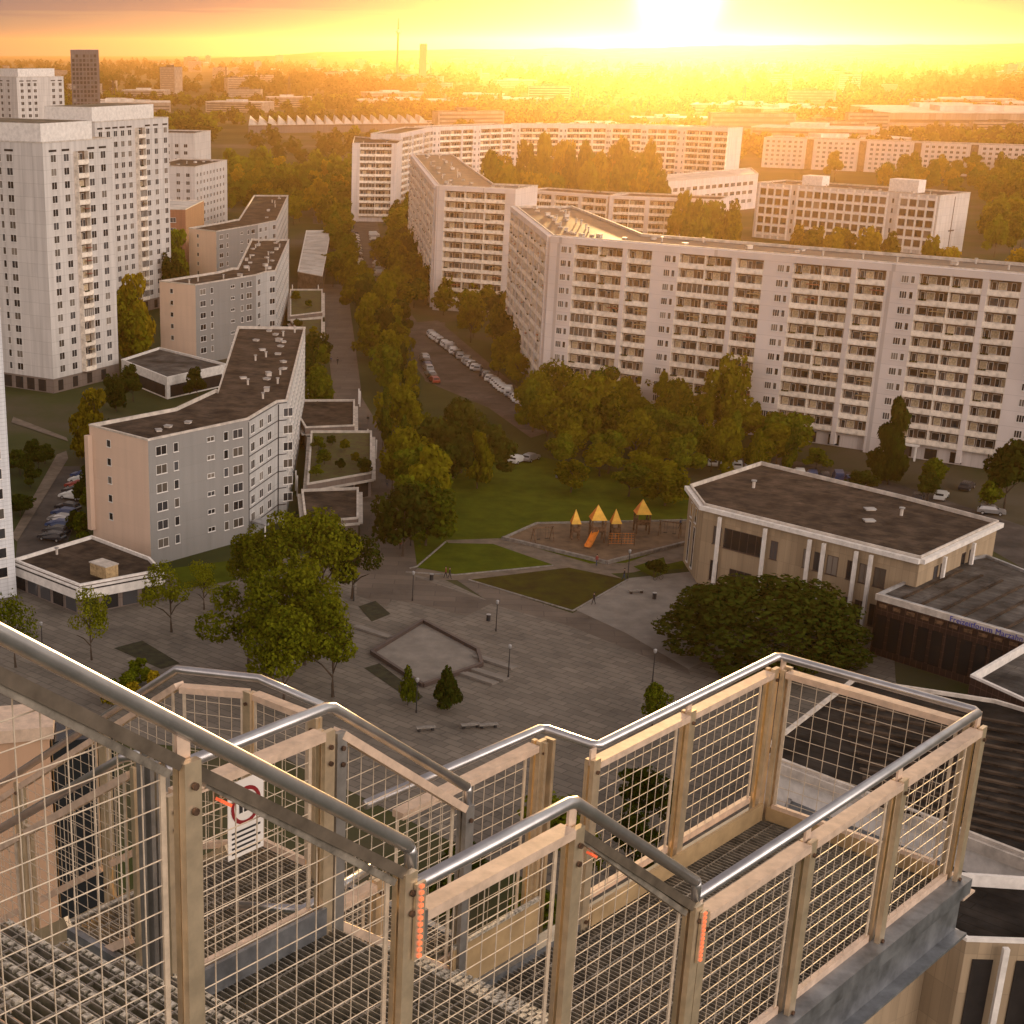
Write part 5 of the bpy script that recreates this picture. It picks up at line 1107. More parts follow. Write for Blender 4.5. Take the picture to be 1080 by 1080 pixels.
for u, v, rz, lab in ((572, 572, .3, 'wooden swing frame at the left end of the sand pit'), (706, 566, -.5, 'wooden swing frame at the right end of the sand pit beside the tan hall')):
    p = G(u, v, 0); t_ = thing('swing_frame', (p.x, p.y, .09), lab, 'swing', rz=rz); MM = Matrix.Translation(t_.location) @ Matrix.Rotation(rz, 4, 'Z')
    for x in (-1.6, 1.6):
        for y in (-.8, .8): part('leg', MB().tube([(x, y, 0), (x, y * .08, 2.3)], .07, 7).mesh('leg', [M['wood']]), t_, MM)
    part('beam', MB().tube([(-1.8, 0, 2.3), (1.8, 0, 2.3)], .08, 8).mesh('beam', [M['wood']]), t_, MM)
    for x in (-.7, .7):
        for dx in (-.22, .22): part('chain', MB().tube([(x + dx, 0, .5), (x + dx, 0, 2.25)], .015, 5).mesh('chain', [M['metal_dark']]), t_, MM)
        part('seat', MB().box(x - .26, -.12, .45, x + .26, .12, .5).mesh('seat', [M['tyre']]), t_, MM)
p = G(655, 576, 0); t_ = thing('climbing_net', (p.x, p.y, .09), 'low rope net slung between posts right of the slide tower', 'climbing net'); MM = Matrix.Translation(t_.location)
for x in (-2, 0, 2): part('post', MB().tube([(x, 0, 0), (x, 0, 2.2)], .09, 7).mesh('post', [M['wood']]), t_, MM)
b_ = MB()
for k in range(9): b_.tube([(-2 + k * .5, 0, .3), (-2 + k * .5, .0, 2.0)], .025, 4)
for k in range(5): b_.tube([(-2, 0, .35 + k * .4), (2, 0, .35 + k * .4)], .025, 4)
part('net', b_.mesh('net', [M['orange']]), t_, MM)
for i, (u, v, lab) in enumerate(((515, 655, 'beside the lamp in the middle of the plaza'), (455, 612, 'at the lower lawn corner'), (425, 566, 'at the edge of the park wood'), (690, 632, 'on the pale forecourt near the round tree'))):
    p = G(u, v, 0); t_ = thing('litter_bin', (p.x, p.y, .05), 'dark round litter bin ' + lab, 'litter bin', 'litter bins around the plaza'); MM = Matrix.Translation(t_.location)
    part('body', MB().tube([(0, 0, 0), (0, 0, .85)], .28, 10).mesh('body', [M['metal_dark']]), t_, MM); part('rim', MB().tube([(0, 0, .852), (0, 0, .92)], .31, 10).mesh('rim', [M['zinc']]), t_, MM)
# ------------------------------------------------------------------ the far city
o = building('rail_station', [tuple(GD(u, 120, d)[:2]) for u, d in ((262, 1500), (452, 1540), (460, 1600), (264, 1560))], 0, 7.0, 'long railway hall with a zigzag row of bright roof ridges', wall='dark_panel', roof='roof_grey')
P0, P1 = GD(262, 120, 1500), GD(452, 120, 1540); b_ = MB()
for k in range(19):
    a_ = P0 + (P1 - P0) * (k / 19); c_ = P0 + (P1 - P0) * ((k + 1) / 19); y0_, y1_ = a_.y - 1, a_.y + 50
    b_.add([(a_.x, y0_, 7), (c_.x, y0_, 7), (a_.x + 1.2, y0_, 13.5), (a_.x, y1_, 7), (c_.x, y1_, 7), (a_.x + 1.2, y1_, 13.5)], [(0, 1, 2), (3, 5, 4), (1, 4, 5, 2), (0, 2, 5, 3)])
part('roof_ridge', b_.mesh('roof_ridge', [M['roof_pale']]), o)
FB = []
for k in range(5):
    w_, d_, h_ = ((60, 14, 20), (26, 20, 36), (110, 60, 9), (40, 16, 26), (80, 40, 14))[k]
    poly = [(-w_ / 2, -d_ / 2), (w_ / 2, -d_ / 2), (w_ / 2, d_ / 2), (-w_ / 2, d_ / 2)]; b_ = MB()
    wm = wall_mesh('wall', poly, 0, h_, [M['far_block']]); b_.prism(poly, h_, h_ + .5); b_.box(-w_ * .2, -d_ * .2, h_ + .5, w_ * .1, d_ * .2, h_ + 3)
    rm = b_.mesh('roof', [M['roof_pale'] if k in (2, 4) else M['roof_grey']]); wb = MB()
    for r in range(int((h_ - 2) / 3)): wb.box(-w_ / 2 + 1.5, -d_ / 2 - .15, 1.6 + 3 * r, w_ / 2 - 1.5, -d_ / 2 - .02, 3.0 + 3 * r)
    FB.append((wm, rm, wb.mesh('window_band', [M['glass_mid']])))
q = random.Random(5)
def far_block(u, d, k, rz, sc, lab, group):
    x = (u - X0) / FH * d; t_ = thing('far_building', (x, d, 0), lab, 'building', group, rz)
    t_.scale = (sc, sc, sc * q.uniform(.85, 1.2))
    for nm, me in zip(('wall', 'roof', 'window_band'), FB[k]):
        c = bpy.data.objects.new(nm, me); COL.objects.link(c); c.parent = t_
for i in range(26):      # mid distance: yards and sheds between the woods
    d = q.uniform(1250, 2600); u = q.uniform(120, 1120)
    if 250 < u < 480 and d < 1800: continue
    far_block(u, d, q.choice((2, 2, 4, 4, 0)), q.uniform(-.5, .3), q.uniform(.7, 1.2), 'flat low building among the trees of the middle distance', 'low buildings among the far trees')
for i in range(80):     # the town towards the horizon
    d = 2700 + 5600 * q.random() ** 1.2; u = q.uniform(-40, 1140) if i % 3 else q.uniform(200, 560)
    far_block(u, d, q.choice((0, 1, 3, 3, 0, 4)), q.uniform(-.6, .5), q.uniform(.6, 1.2), 'pale far-off block dissolving in the golden haze', 'hazy town blocks near the horizon')
for (u, d, k, rz, sc, lab) in ((1040, 1560, 2, -.15, 1.7, 'long white-roofed hall at the right edge beyond the woods'), (1010, 1750, 2, -.1, 1.6, 'long low pale hall behind the white-roofed one at the right'), (880, 1330, 0, -.1, 1.0, 'row of low hazy blocks beyond the low pale slab'), (924, 1340, 3, -.1, .8, 'small stepped white block at the end of the hazy row'), (800, 1340, 0, -.1, 1.1, 'hazy row building in the sun glare'), (640, 1500, 2, 0, 1.0, 'bright-roofed hall in the sun glare right of the station'), (1068, 1400, 0, -.1, .8, 'striped low block at the right picture edge')): far_block(u, d, k, rz, sc, lab, None)
for u, v0, v1, d, wd_, lab in ((447, 46, 55, 3400, 13, 'dark blocky tower on the horizon right of the tv tower'), (634, 88, 100, 2500, 4, None)):
    if lab:
        x = (u - X0) / FH * d; top = GD(u, v0, d).z
        o = building('office_tower', [(x - wd_ / 2, d), (x + wd_ / 2, d), (x + wd_ / 2, d + 20), (x - wd_ / 2, d + 20)], 0, top, lab, wall='dark_panel')
d = 4000; x = (419.5 - X0) / FH * d; hz = GD(419.5, 19, d).z
t_ = thing('tv_tower', (x, d, 0), 'thin television tower with a ball on the horizon', 'tower'); MM = Matrix.Translation(t_.location)
zs_ = hz * .78
part('shaft', MB().tube([(0, 0, 0), (0, 0, hz * .3), (0, 0, zs_)], 2.8, 10, 0, [1.3, 1, .8]).mesh('shaft', [M['metal_dark']]), t_, MM)
part('ball', MB().tube([(0, 0, zs_ + 5.5 * (-math.cos(k * math.pi / 8))) for k in range(9)], 5.5, 12, 0, [max(.05, math.sin(k * math.pi / 8)) for k in range(9)]).mesh('ball', [M['zinc']]), t_, MM)
part('antenna', MB().tube([(0, 0, zs_ + 5), (0, 0, zs_ + 12), (0, 0, hz)], 2.0, 8, 0, [1, .8, .35]).mesh('antenna', [M['metal_dark']]), t_, MM)
# pylons and masts
for u, d, h in ((305, 2400, 34), (612, 2200, 38), (455, 2900, 44), (118, 2300, 30), (790, 2100, 30), (238, 3000, 40)):
    x = (u - X0) / FH * d; b_ = MB()
    for sx, sy in ((-1, -1), (1, -1), (1, 1), (-1, 1)): b_.bar((sx * 2.6, sy * 2.6, 0), (sx * .5, sy * .5, h), .5, .5)
    for k in range(6): b_.bar((-2.3 + k * .35, -2.3 + k * .35, k * h / 6), (2.0 - k * .35, -2.0 + k * .35, (k + 1) * h / 6), .35, .35)
    for z in (.7, .85): b_.bar((-5, 0, h * z), (5, 0, h * z), .5, .5)
    single('lattice_mast', b_.mesh('lattice_mast', [M['metal_dark']]), 'thin lattice mast rising from the far woods', 'mast', 'masts in the far woods', loc=(x, d, 0))
# ridge on the horizon
u_z = [(-60, 66), (70, 64), (200, 62), (260, 60), (330, 56), (400, 53), (470, 52), (560, 52), (700, 50), (830, 47.5), (960, 47), (1080, 46), (1200, 46)]
vs, fs = [], []; D_ = 8900; xs_ = np.linspace(-3500, 7500, 240); uu = X0 + xs_ * FH / D_
vv = np.interp(uu, [a for a, _ in u_z], [b for _, b in u_z])
rr_ = np.random.default_rng(3); bump = np.convolve(rr_.normal(size=260), np.ones(5) / 5, 'same')[:240] * 5.0
for i in range(240):
    zt_ = GD(uu[i], vv[i], D_).z + bump[i]
    vs += [(xs_[i], D_ - 1800, -2), (xs_[i], D_ - 700, zt_ * .55), (xs_[i], D_, max(2, zt_)), (xs_[i], D_ + 2500, -2)]
for i in range(239):
    for k in range(3): fs.append((i * 4 + k, i * 4 + 4 + k, i * 4 + 5 + k, i * 4 + 1 + k))
single('hills', mesh('hills', vs, fs, [M['ground']]), None, None, kind='structure')
# far woods as one canopy of clumps
def woods(name, n, dmin, dmax, seed, r0, r1, leafm, n_face, skip=None, u0=-60, u1=1150):
    r = np.random.default_rng(seed); out = []; base_ = crown_mesh(seed, n_face, .2, 'broad', leafm); nv = len(base_.vertices)
    co_ = np.empty(nv * 3, 'f'); base_.vertices.foreach_get('co', co_); co_ = co_.reshape(-1, 3)
    while len(out) < n:
        d = dmin * (dmax / dmin) ** r.uniform(); u = r.uniform(u0, u1); x = (u - X0) / FH * d
        if skip and skip(u, d): continue
        if math.sin(x * .011 + seed) + math.sin(d * .009 + x * .004) + r.normal() * .6 < -.35: continue
        s = r.uniform(r0, r1); a = r.uniform(0, 6.28); c, s_ = math.cos(a), math.sin(a)
        w = co_ * np.array([s, s, s * r.uniform(1.2, 1.7)]); w = np.stack([w[:, 0] * c - w[:, 1] * s_ + x, w[:, 0] * s_ + w[:, 1] * c + d, w[:, 2] - .5], 1); out.append(w)
    q_ = np.concatenate(out); N_ = len(q_) // 4
    me = bpy.data.meshes.new(name); me.vertices.add(len(q_)); me.vertices.foreach_set('co', q_.reshape(-1).astype('f')); me.loops.add(4 * N_); me.loops.foreach_set('vertex_index', np.arange(4 * N_, dtype='i'))
    me.polygons.add(N_); me.polygons.foreach_set('loop_start', np.arange(0, 4 * N_, 4, dtype='i')); me.update(calc_edges=True); me.materials.append(M[leafm])
    single(name, me, 'far woodland canopy', None, kind='stuff')
def sk1(u, d):
    if 225 < u < 480 and d < 1640 and d > 1330: return True
    if u < 185 and d < 1250: return True
    if u > 380 and d < 1120: return True
    if 190 < u < 380 and d < 760: return True
    if u > 840 and 1400 < d < 1760: return True
    return False
woods('far_woodland', 1500, 700, 2600, 5, 6, 10, 'leaf_green', 130, sk1)
woods('far_woodland', 1700, 1100, 3200, 6, 6, 10, 'leaf_dark', 110, sk1)
woods('far_woodland', 1500, 2600, 8000, 7, 11, 20, 'leaf_dark', 60)
# ------------------------------------------------------------------ steel viewing staircase (axes a = along the deck, b = across it)
OR = Vector((4.09, 8.42, 0)); AX_ = Vector((1830, 1800, 0)).normalized(); BX_ = Vector((-AX_.y, AX_.x, 0))
def Lp(a, b, z): return OR + AX_ * a + BX_ * b + Vector((0, 0, H + z))
M['post'] = mat('post_lit_steel', (.72, .59, .42), .30, metal=.65, var=.09, scale=11, spec=.6, detail=9)  # galvanised steel; warm reflected light is put into the tan colour
M['rail_cap'] = mat('rail_cap', (.72, .56, .44), .42, metal=.25, var=.10, scale=14, detail=8)
M['galv'] = mat('galv', (.52, .52, .54), .30, metal=.85, var=.09, scale=9, detail=8, bump=.02)
M['galv_beam'] = mat('galv_beam', (.25, .265, .29), .38, metal=.6, var=.22, scale=6, detail=8)
M['wire'] = mat('wire', (.60, .51, .40), .5, metal=.15, var=.1, scale=20)
M['grate'] = mat('grate', (.40, .36, .31), .42, metal=.6, var=.25, scale=12)
M['nosing'] = mat('nosing', (.62, .58, .50), .4, metal=.5, var=.3, scale=60, detail=2)
M['post_grey'] = mat('post_grey', (.30, .29, .28), .4, metal=.5, var=.12, scale=8)
M['dark_bar'] = mat('dark_bar', (.20, .165, .13), .36, metal=.5, var=.15, scale=10)
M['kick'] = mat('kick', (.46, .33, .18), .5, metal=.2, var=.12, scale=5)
M['led'] = emit_mat('led', (1.0, .22, .09), 0.28)
M['led_glow'] = emit_mat('led_glow', (1.0, .16, .06), 0.12)
M['bolt'] = mat('bolt', (.16, .10, .07), .5, metal=.7, var=.3, scale=40)
root = thing('viewing_deck', Lp(-1.5, .62, -4.66), 'galvanised steel viewing deck with mesh railings and grated floor, far end of the staircase', 'viewing deck')
root2 = thing('steel_staircase', Lp(-5, .62, -3.84), 'steel staircase with sloping tube handrails, wire mesh panels and tan posts above the deck', 'staircase')
root3 = thing('steel_staircase', Lp(-3.2, 2.6, -4.66), 'lower flight of the steel staircase turning down to the left behind the warning sign', 'staircase')
def P(root, name, mb, mats, smooth=False): return part(name, mb.mesh(name, [M[m] for m in mats], smooth), root)
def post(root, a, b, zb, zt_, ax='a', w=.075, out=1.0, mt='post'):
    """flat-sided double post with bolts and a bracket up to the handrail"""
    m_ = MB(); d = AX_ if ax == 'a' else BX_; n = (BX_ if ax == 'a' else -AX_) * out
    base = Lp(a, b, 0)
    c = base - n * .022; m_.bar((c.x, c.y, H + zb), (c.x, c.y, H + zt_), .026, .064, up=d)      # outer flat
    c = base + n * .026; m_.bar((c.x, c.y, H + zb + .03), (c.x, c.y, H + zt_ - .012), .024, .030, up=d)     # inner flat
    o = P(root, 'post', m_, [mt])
    for k, z in enumerate((zt_ - .075, zt_ - .155, zb + .14)):
        if k == 1 and abs(a) < 3.5: continue
        c = base - n * .039; c = bpy.data.objects.new('bolt', MB().tube([(c.x, c.y, H + z), (c.x - n.x * .010, c.y - n.y * .010, H + z)], .012, 8).mesh('bolt', [M['bolt']])); COL.objects.link(c); c.parent = o
    return o
def rail(root, pts, r=.026, drop=True): P(root, 'handrail', MB().tube([Lp(*p) for p in pts], r, 14), ['galv'], True)
def panel(root, p0, p1, zb0, zb1, zt0, zt1, cap=True, wz=.085, wx=.088, cw=.06, bottom=True, led=False, inn=.03):
    """mesh infill between two plan points (a,b): top line zt0..zt1, bottom zb0..zb1"""
    A0, A1 = Lp(p0[0], p0[1], 0), Lp(p1[0], p1[1], 0); A0.z = A1.z = H; L = (A1 - A0).length; d = (A1 - A0) / L; m_ = MB()
    bt = lambda s: zb0 + (zb1 - zb0) * s / L; tp = lambda s: zt0 + (zt1 - zt0) * s / L
    at = lambda s, z: A0 + d * s + Vector((0, 0, z))
    n = max(1, round(L / wx)); n_ = Vector((-d.y, d.x, 0)); A0 = A0 + n_ * inn
    for k in range(1, n):
        s = L * k / n; m_.tube([at(s, bt(s)) + n_ * .004, at(s, tp(s)) + n_ * .004], .0023, 4)
    z = math.ceil(min(zb0, zb1) / wz) * wz
    while z < max(zt0, zt1):
        s0, s1 = 0.0, L
        if zt0 != zt1:
            sc = (z - zt0) / (zt1 - zt0) * L
            if zt1 < zt0: s1 = min(s1, sc)
            else: s0 = max(s0, sc)
        if zb0 != zb1:
            sc = (z - zb0) / (zb1 - zb0) * L
            if zb1 < zb0: s0 = max(s0, sc)
            else: s1 = min(s1, sc)
        if s1 - s0 > .02:
            sag = 0
            m_.tube([at(s0, z), at((s0 + s1) / 2, z), at(s1, z)], .0023, 5)
        z += wz
    o = P(root, 'mesh_panel', m_, ['wire'])
    def kid(nm, mb, mt):
        c = bpy.data.objects.new(nm, mb.mesh(nm, [M[mt]])); COL.objects.link(c); c.parent = o
    if cap: kid('top_bar', MB().bar(at(-.02, tp(0) + .02 * (zt0 - zt1) / L) - n_ * .03, at(L + .02, tp(L) - .02 * (zt0 - zt1) / L) - n_ * .03, .075 if not led else .05, .04), 'rail_cap' if not led else 'dark_bar')
    for s_ in (.012, L - .012): kid('side_bar', MB().bar(at(s_, bt(s_)), at(s_, tp(s_) - .022), .008, .02, up=d), 'wire')
    if bottom: kid('bottom_bar', MB().bar(at(0, bt(0)), at(L, bt(L)), .03, .045), 'rail_cap')
    if led:
        g = MB(); g.bar(at(0.02, tp(0) - .036) - n_ * .03, at(L - .02, tp(L) - .036) - n_ * .03, .03, .025)
        for s in (.04, L * .5, L - .06): pass
        c = bpy.data.objects.new('led_channel', g.mesh('led_channel', [M['grate']])); COL.objects.link(c); c.parent = o
        g2 = MB()
        for s in (.10, L - .07): g2.bar(at(s - .022, tp(s - .022) - .056) - n_ * .03, at(s + .022, tp(s + .022) - .056) - n_ * .03, .024, .010)
        c = bpy.data.objects.new('led_spot', g2.mesh('led_spot', [M['led_glow']])); COL.objects.link(c); c.parent = o
    return o
def grating(root, poly_a0, a1, b0, b1, z, name='grating', pitch=.034):
    m_ = MB(); a0 = poly_a0
    n = int((a1 - a0) / pitch)
    for k in range(n + 1):
        a = a0 + (a1 - a0) * k / n; m_.bar(Lp(a, b0, z - .016), Lp(a, b1, z - .016), .005, .032)
    n = max(2, int((b1 - b0) / .11))
    for k in range(n + 1):
        b = b0 + (b1 - b0) * k / n; m_.bar(Lp(a0, b, z - .006), Lp(a1, b, z - .006), .006, .010)
    return P(root, name, m_, ['grate'])
ZD, ZL, SL = -4.66, -3.84, .735
hD, hL = -3.555, -2.725
# --- viewing deck
grating(root, -3.05, 0.0, .02, 1.24, ZD)
for b_s, nm in ((-.045, 1), (1.285, 1)):
    P(root, 'edge_beam', MB().bar(Lp(-4.2, b_s, ZD - .02), Lp(.08, b_s, ZD - .02), .10, .10).bar(Lp(-4.2, b_s + (-.03 if b_s > 0 else .03), ZD - .21), Lp(.10, b_s + (-.03 if b_s > 0 else .03), ZD - .21), .05, .262).bar(Lp(-4.2, b_s, ZD - .352), Lp(.1, b_s, ZD - .352), .13, .02), ['galv_beam'])
P(root, 'edge_beam', MB().bar(Lp(.045, .01, ZD - .02), Lp(.045, 1.23, ZD - .02), .08, .09).bar(Lp(.06, -.1, ZD - .075), Lp(.06, 1.34, ZD - .075), .16, .014), ['rail_cap'])
P(root, 'toe_board', MB().bar(Lp(-1.96, 1.215, ZD + .06), Lp(-.06, 1.215, ZD + .06), .02, .12), ['kick']); P(root, 'toe_board', MB().bar(Lp(-.04, .06, ZD + .05), Lp(-.04, 1.19, ZD + .05), .02, .09), ['kick'])
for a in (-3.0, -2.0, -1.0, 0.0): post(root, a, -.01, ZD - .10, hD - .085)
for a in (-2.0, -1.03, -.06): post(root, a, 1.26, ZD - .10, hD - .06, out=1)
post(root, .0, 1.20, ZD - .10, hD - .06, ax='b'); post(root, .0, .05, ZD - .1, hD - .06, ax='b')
for a in (-3.0, -2.0, -1.0): panel(root, (a + .05, -.01), (a + .95, -.01), ZD + .05, ZD + .05, hD - .115, hD - .115)
for a in (-2.0, -1.03): panel(root, (a + .05, 1.26), (a + .92, 1.26), ZD + .14, ZD + .14, hD - .10, hD - .10, wz=.09)
panel(root, (.0, .09), (.0, 1.16), ZD + .1, ZD + .1, hD - .10, hD - .10, wx=.10, wz=.09)
rail(root, [(-3.03, 0, hD), (-.03, 0, hD), (0, .03, hD), (0, 1.23, hD), (-.03, 1.26, hD), (-1.95, 1.26, hD), (-1.97, 1.29, hD), (-1.97, 1.58, hD), (-2.0, 1.62, hD), (-3.4, 1.66, hD)])
for a, b in ((-3.0, 0), (-2, 0), (-1, 0), (0, .0), (-1.03, 1.26), (-2.0, 1.26), (0, 1.22)):
    P(root, 'rail_bracket', MB().bar(Lp(a, b, hD - .10), Lp(a, b, hD - .005), .012, .05, up=AX_), ['rail_cap'])
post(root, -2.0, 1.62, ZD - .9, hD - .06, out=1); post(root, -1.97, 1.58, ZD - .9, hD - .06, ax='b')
panel(root, (-3.15, 1.64), (-2.06, 1.62), ZD - .1, ZD - .1, hD - .13, hD - .10, wz=.09)
P(root, 'kick_plate', MB().bar(Lp(-3.1, 1.30, ZD + .14), Lp(-2.35, 1.30, ZD + .14), .012, .30), ['kick'])
P(root, 'kick_plate', MB().bar(Lp(-3.1, 1.302, ZD + .30), Lp(-2.35, 1.302, ZD + .30), .02, .018), ['nosing'])
# golden plates added under the grating, coloured to stand for reflected sun patches
P(root, 'sun_patch_plate', MB().bar(Lp(-3.0, .45, ZD - .12), Lp(-2.45, .45, ZD - .12), .5, .012).bar(Lp(-2.9, .15, ZD - .14), Lp(-1.6, .15, ZD - .14), .16, .012), ['kick'])
for a in (-2.6, -1.6, -.6): P(root, 'cross_beam', MB().bar(Lp(a, .01, ZD - .11), Lp(a, 1.23, ZD - .11), .06, .12), ['galv_beam'])
# --- upper flight R1, landing and the flight to the deck
def zs(a): return ZL + (-5.05 - a) * SL
TR = 0
for k in range(9):
    a1 = -5.05 - k * .27; z = ZL + (k + 1) * .175 * 1.13
    m_ = MB()
    for j in range(8): m_.bar(Lp(a1 - .02 - j * .034, .03, z - .014), Lp(a1 - .02 - j * .034, 1.27, z - .014), .005, .028)
    for j in range(12): m_.bar(Lp(a1 - .27, .05 + j * .11, z - .005), Lp(a1, .05 + j * .11, z - .005), .006, .009)
    o = P(root2, 'stair_tread', m_, ['grate'])
    n_ = MB()
    for j in range(31): n_.bar(Lp(a1 + .008, .03 + j * .04, z - .004), Lp(a1 + .008, .052 + j * .04, z - .004), .026, .012)
    n_.bar(Lp(a1 + .02, .03, z - .02), Lp(a1 + .02, 1.27, z - .02), .006, .04)
    c = bpy.data.objects.new('nosing', n_.mesh('nosing', [M['nosing']])); COL.objects.link(c); c.parent = o
for b_s in (-.045, 1.32):
    P(root2, 'stringer', MB().bar(Lp(-7.4, b_s, ZL + 2.35 * SL - .1 + .0), Lp(-5.05, b_s, ZL - .08), .02, .24, up=Vector((0, 0, 1))), ['galv_beam'])
grating(root2, -5.05, -4.03, .02, 1.28, ZL)
P(root2, 'landing_beam', MB().bar(Lp(-5.05, 1.31, ZL - .03), Lp(-4.03, 1.31, ZL - .03), .05, .14).bar(Lp(-5.05, -.05, ZL - .03), Lp(-4.03, -.05, ZL - .03), .05, .14), ['galv_beam'])
for k in range(3):
    a0 = -4.03 + k * .30; z = ZL - (k + 1) * .205; m_ = MB()
    for j in range(9): m_.bar(Lp(a0 + .01 + j * .034, .03, z - .014), Lp(a0 + .01 + j * .034, 1.27, z - .014), .005, .028)
    o = P(root2, 'stair_tread', m_, ['grate']); n_ = MB()
    for j in range(31): n_.bar(Lp(a0 + .30, .03 + j * .04, z - .004), Lp(a0 + .30, .055 + j * .04, z - .004), .036, .012)
    c = bpy.data.objects.new('nosing', n_.mesh('nosing', [M['nosing']])); COL.objects.link(c); c.parent = o
rail(root2, [(-8.4, 0, -1.38 + 1.74 * SL), (-6.66, 0, -1.375), (-5.08, 0, -2.535), (-5.05, 0, -2.56)], r=.027)
rail(root2, [(-5.05, 0, hL), (-4.10, 0, hL), (-4.05, 0, hL - .012), (-3.05, 0, -3.47)])
for a, zz in ((-5.05, -2.56), (-3.05, -3.47)):       # drop leg at the end of each sloping rail
    P(root2, 'rail_end', MB().tube([Lp(a, 0, zz), Lp(a + .015, 0, zz - .03), Lp(a + .015, 0, zz - .16)], .024, 12), ['galv'], True)
rp = lambda a: -1.375 + (-6.66 - a) * SL
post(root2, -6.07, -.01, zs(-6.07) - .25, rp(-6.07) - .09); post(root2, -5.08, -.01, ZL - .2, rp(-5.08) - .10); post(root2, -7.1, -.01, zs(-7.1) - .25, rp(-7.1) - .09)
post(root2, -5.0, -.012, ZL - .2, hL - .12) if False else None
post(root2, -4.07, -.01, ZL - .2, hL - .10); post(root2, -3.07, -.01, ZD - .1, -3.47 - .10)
panel(root2, (-6.02, -.01), (-5.12, -.01), zs(-6.02) + .06, zs(-5.12) + .06, rp(-6.02) - .115, rp(-5.12) - .115, led=True)
panel(root2, (-7.05, -.01), (-6.12, -.01), zs(-7.05) + .06, zs(-6.12) + .06, rp(-7.05) - .115, rp(-6.12) - .115, led=True)
panel(root2, (-8.2, -.01), (-7.15, -.01), zs(-8.2) + .06, zs(-7.15) + .06, rp(-8.2) - .115, rp(-7.15) - .115, led=True)
panel(root2, (-5.02, -.01), (-4.12, -.01), ZL + .04, ZL + .04, hL - .115, hL - .115)
r2 = lambda a: hL - .012 + (-4.05 - a) * SL * 1.02
panel(root2, (-4.02, -.01), (-3.12, -.01), ZL - .02, ZL - .02 - .9 * SL, r2(-4.02) - .12, r2(-3.12) - .12, led=True)
for a, z0_, z1_ in ((-5.045, -2.68, -2.98), (-3.045, -3.60, -3.86)):
    m_ = MB(); m_.bar(Lp(a, -.055, z1_), Lp(a, -.055, z0_), .05, .012, up=BX_)
    o = P(root2, 'light_strip', m_, ['post'])
    n_ = MB()
    for k in range(12):
        z = z1_ + (z0_ - z1_) * (k + .5) / 12; n_.bar(Lp(a - .008, -.064, z), Lp(a + .008, -.064, z), .008, .012)
    c = bpy.data.objects.new('led_bead', n_.mesh('led_bead', [M['led']])); COL.objects.link(c); c.parent = o
for a, z in ((-6.07, rp(-6.07)), (-4.07, hL), (-7.1, rp(-7.1))): P(root2, 'rail_bracket', MB().bar(Lp(a, 0, z - .12), Lp(a, 0, z - .005), .012, .05, up=AX_), ['rail_cap'])
P(root2, 'corner_plate', MB().bar(Lp(-5.02, -.01, hL - .20), Lp(-5.02, -.01, hL - .08), .05, .09, up=BX_), ['galv'])
# left-hand rail of the flight
rail(root2, [(-5.0, 1.31, hL), (-4.08, 1.31, hL), (-4.03, 1.31, hL - .012), (-3.04, 1.31, -3.455)])
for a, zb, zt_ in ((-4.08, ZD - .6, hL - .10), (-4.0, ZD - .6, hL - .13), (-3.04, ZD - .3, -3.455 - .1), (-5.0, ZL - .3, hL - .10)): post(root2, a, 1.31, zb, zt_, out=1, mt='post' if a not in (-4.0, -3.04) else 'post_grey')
panel(root2, (-4.95, 1.31), (-4.13, 1.31), ZL + .10, ZL + .10, hL - .12, hL - .12)
panel(root2, (-3.97, 1.31), (-3.09, 1.31), ZL - .02, ZL - .02 - .88 * SL, hL - .16, -3.455 - .09)
P(root2, 'rail_end', MB().tube([Lp(-3.04, 1.31, -3.455), Lp(-3.02, 1.31, -3.49), Lp(-3.02, 1.31, -3.64)], .024, 12), ['galv'], True)
P(root2, 'toe_board', MB().bar(Lp(-4.98, 1.27, ZL + .07), Lp(-4.10, 1.27, ZL + .07), .02, .14), ['galv_beam'])
# --- lower landing and flight to the left
zl_ = ZD
zr_ = lambda b: -3.54 - (b - 3.72) * SL
rail(root3, [(-2.62, 2.70, hD), (-2.58, 3.26, hD), (-2.80, 3.66, hD), (-2.80, 3.76, hD - .02), (-2.80, 6.0, zr_(6.0))])
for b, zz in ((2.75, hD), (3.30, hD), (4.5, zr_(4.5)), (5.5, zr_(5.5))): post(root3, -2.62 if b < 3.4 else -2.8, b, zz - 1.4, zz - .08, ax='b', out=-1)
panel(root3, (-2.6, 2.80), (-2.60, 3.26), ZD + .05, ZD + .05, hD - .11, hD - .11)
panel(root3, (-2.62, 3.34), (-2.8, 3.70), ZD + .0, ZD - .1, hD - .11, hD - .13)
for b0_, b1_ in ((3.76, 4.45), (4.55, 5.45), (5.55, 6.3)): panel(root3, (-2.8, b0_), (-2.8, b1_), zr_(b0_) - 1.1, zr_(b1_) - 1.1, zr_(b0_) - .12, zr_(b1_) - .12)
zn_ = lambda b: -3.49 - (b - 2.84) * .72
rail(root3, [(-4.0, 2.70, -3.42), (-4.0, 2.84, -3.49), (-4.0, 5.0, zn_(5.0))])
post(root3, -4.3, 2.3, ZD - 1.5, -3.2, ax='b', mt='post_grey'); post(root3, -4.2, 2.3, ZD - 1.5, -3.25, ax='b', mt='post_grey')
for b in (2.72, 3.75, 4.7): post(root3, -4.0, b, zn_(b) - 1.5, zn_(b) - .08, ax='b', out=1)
for b0_, b1_ in ((2.78, 3.7), (3.8, 4.65)): panel(root3, (-4.0, b0_), (-4.0, b1_), zn_(b0_) - 1.1, zn_(b1_) - 1.1, zn_(b0_) - .12, zn_(b1_) - .12)
grating(root3, -4.0, -2.6, 1.66, 3.3, ZD - .02)
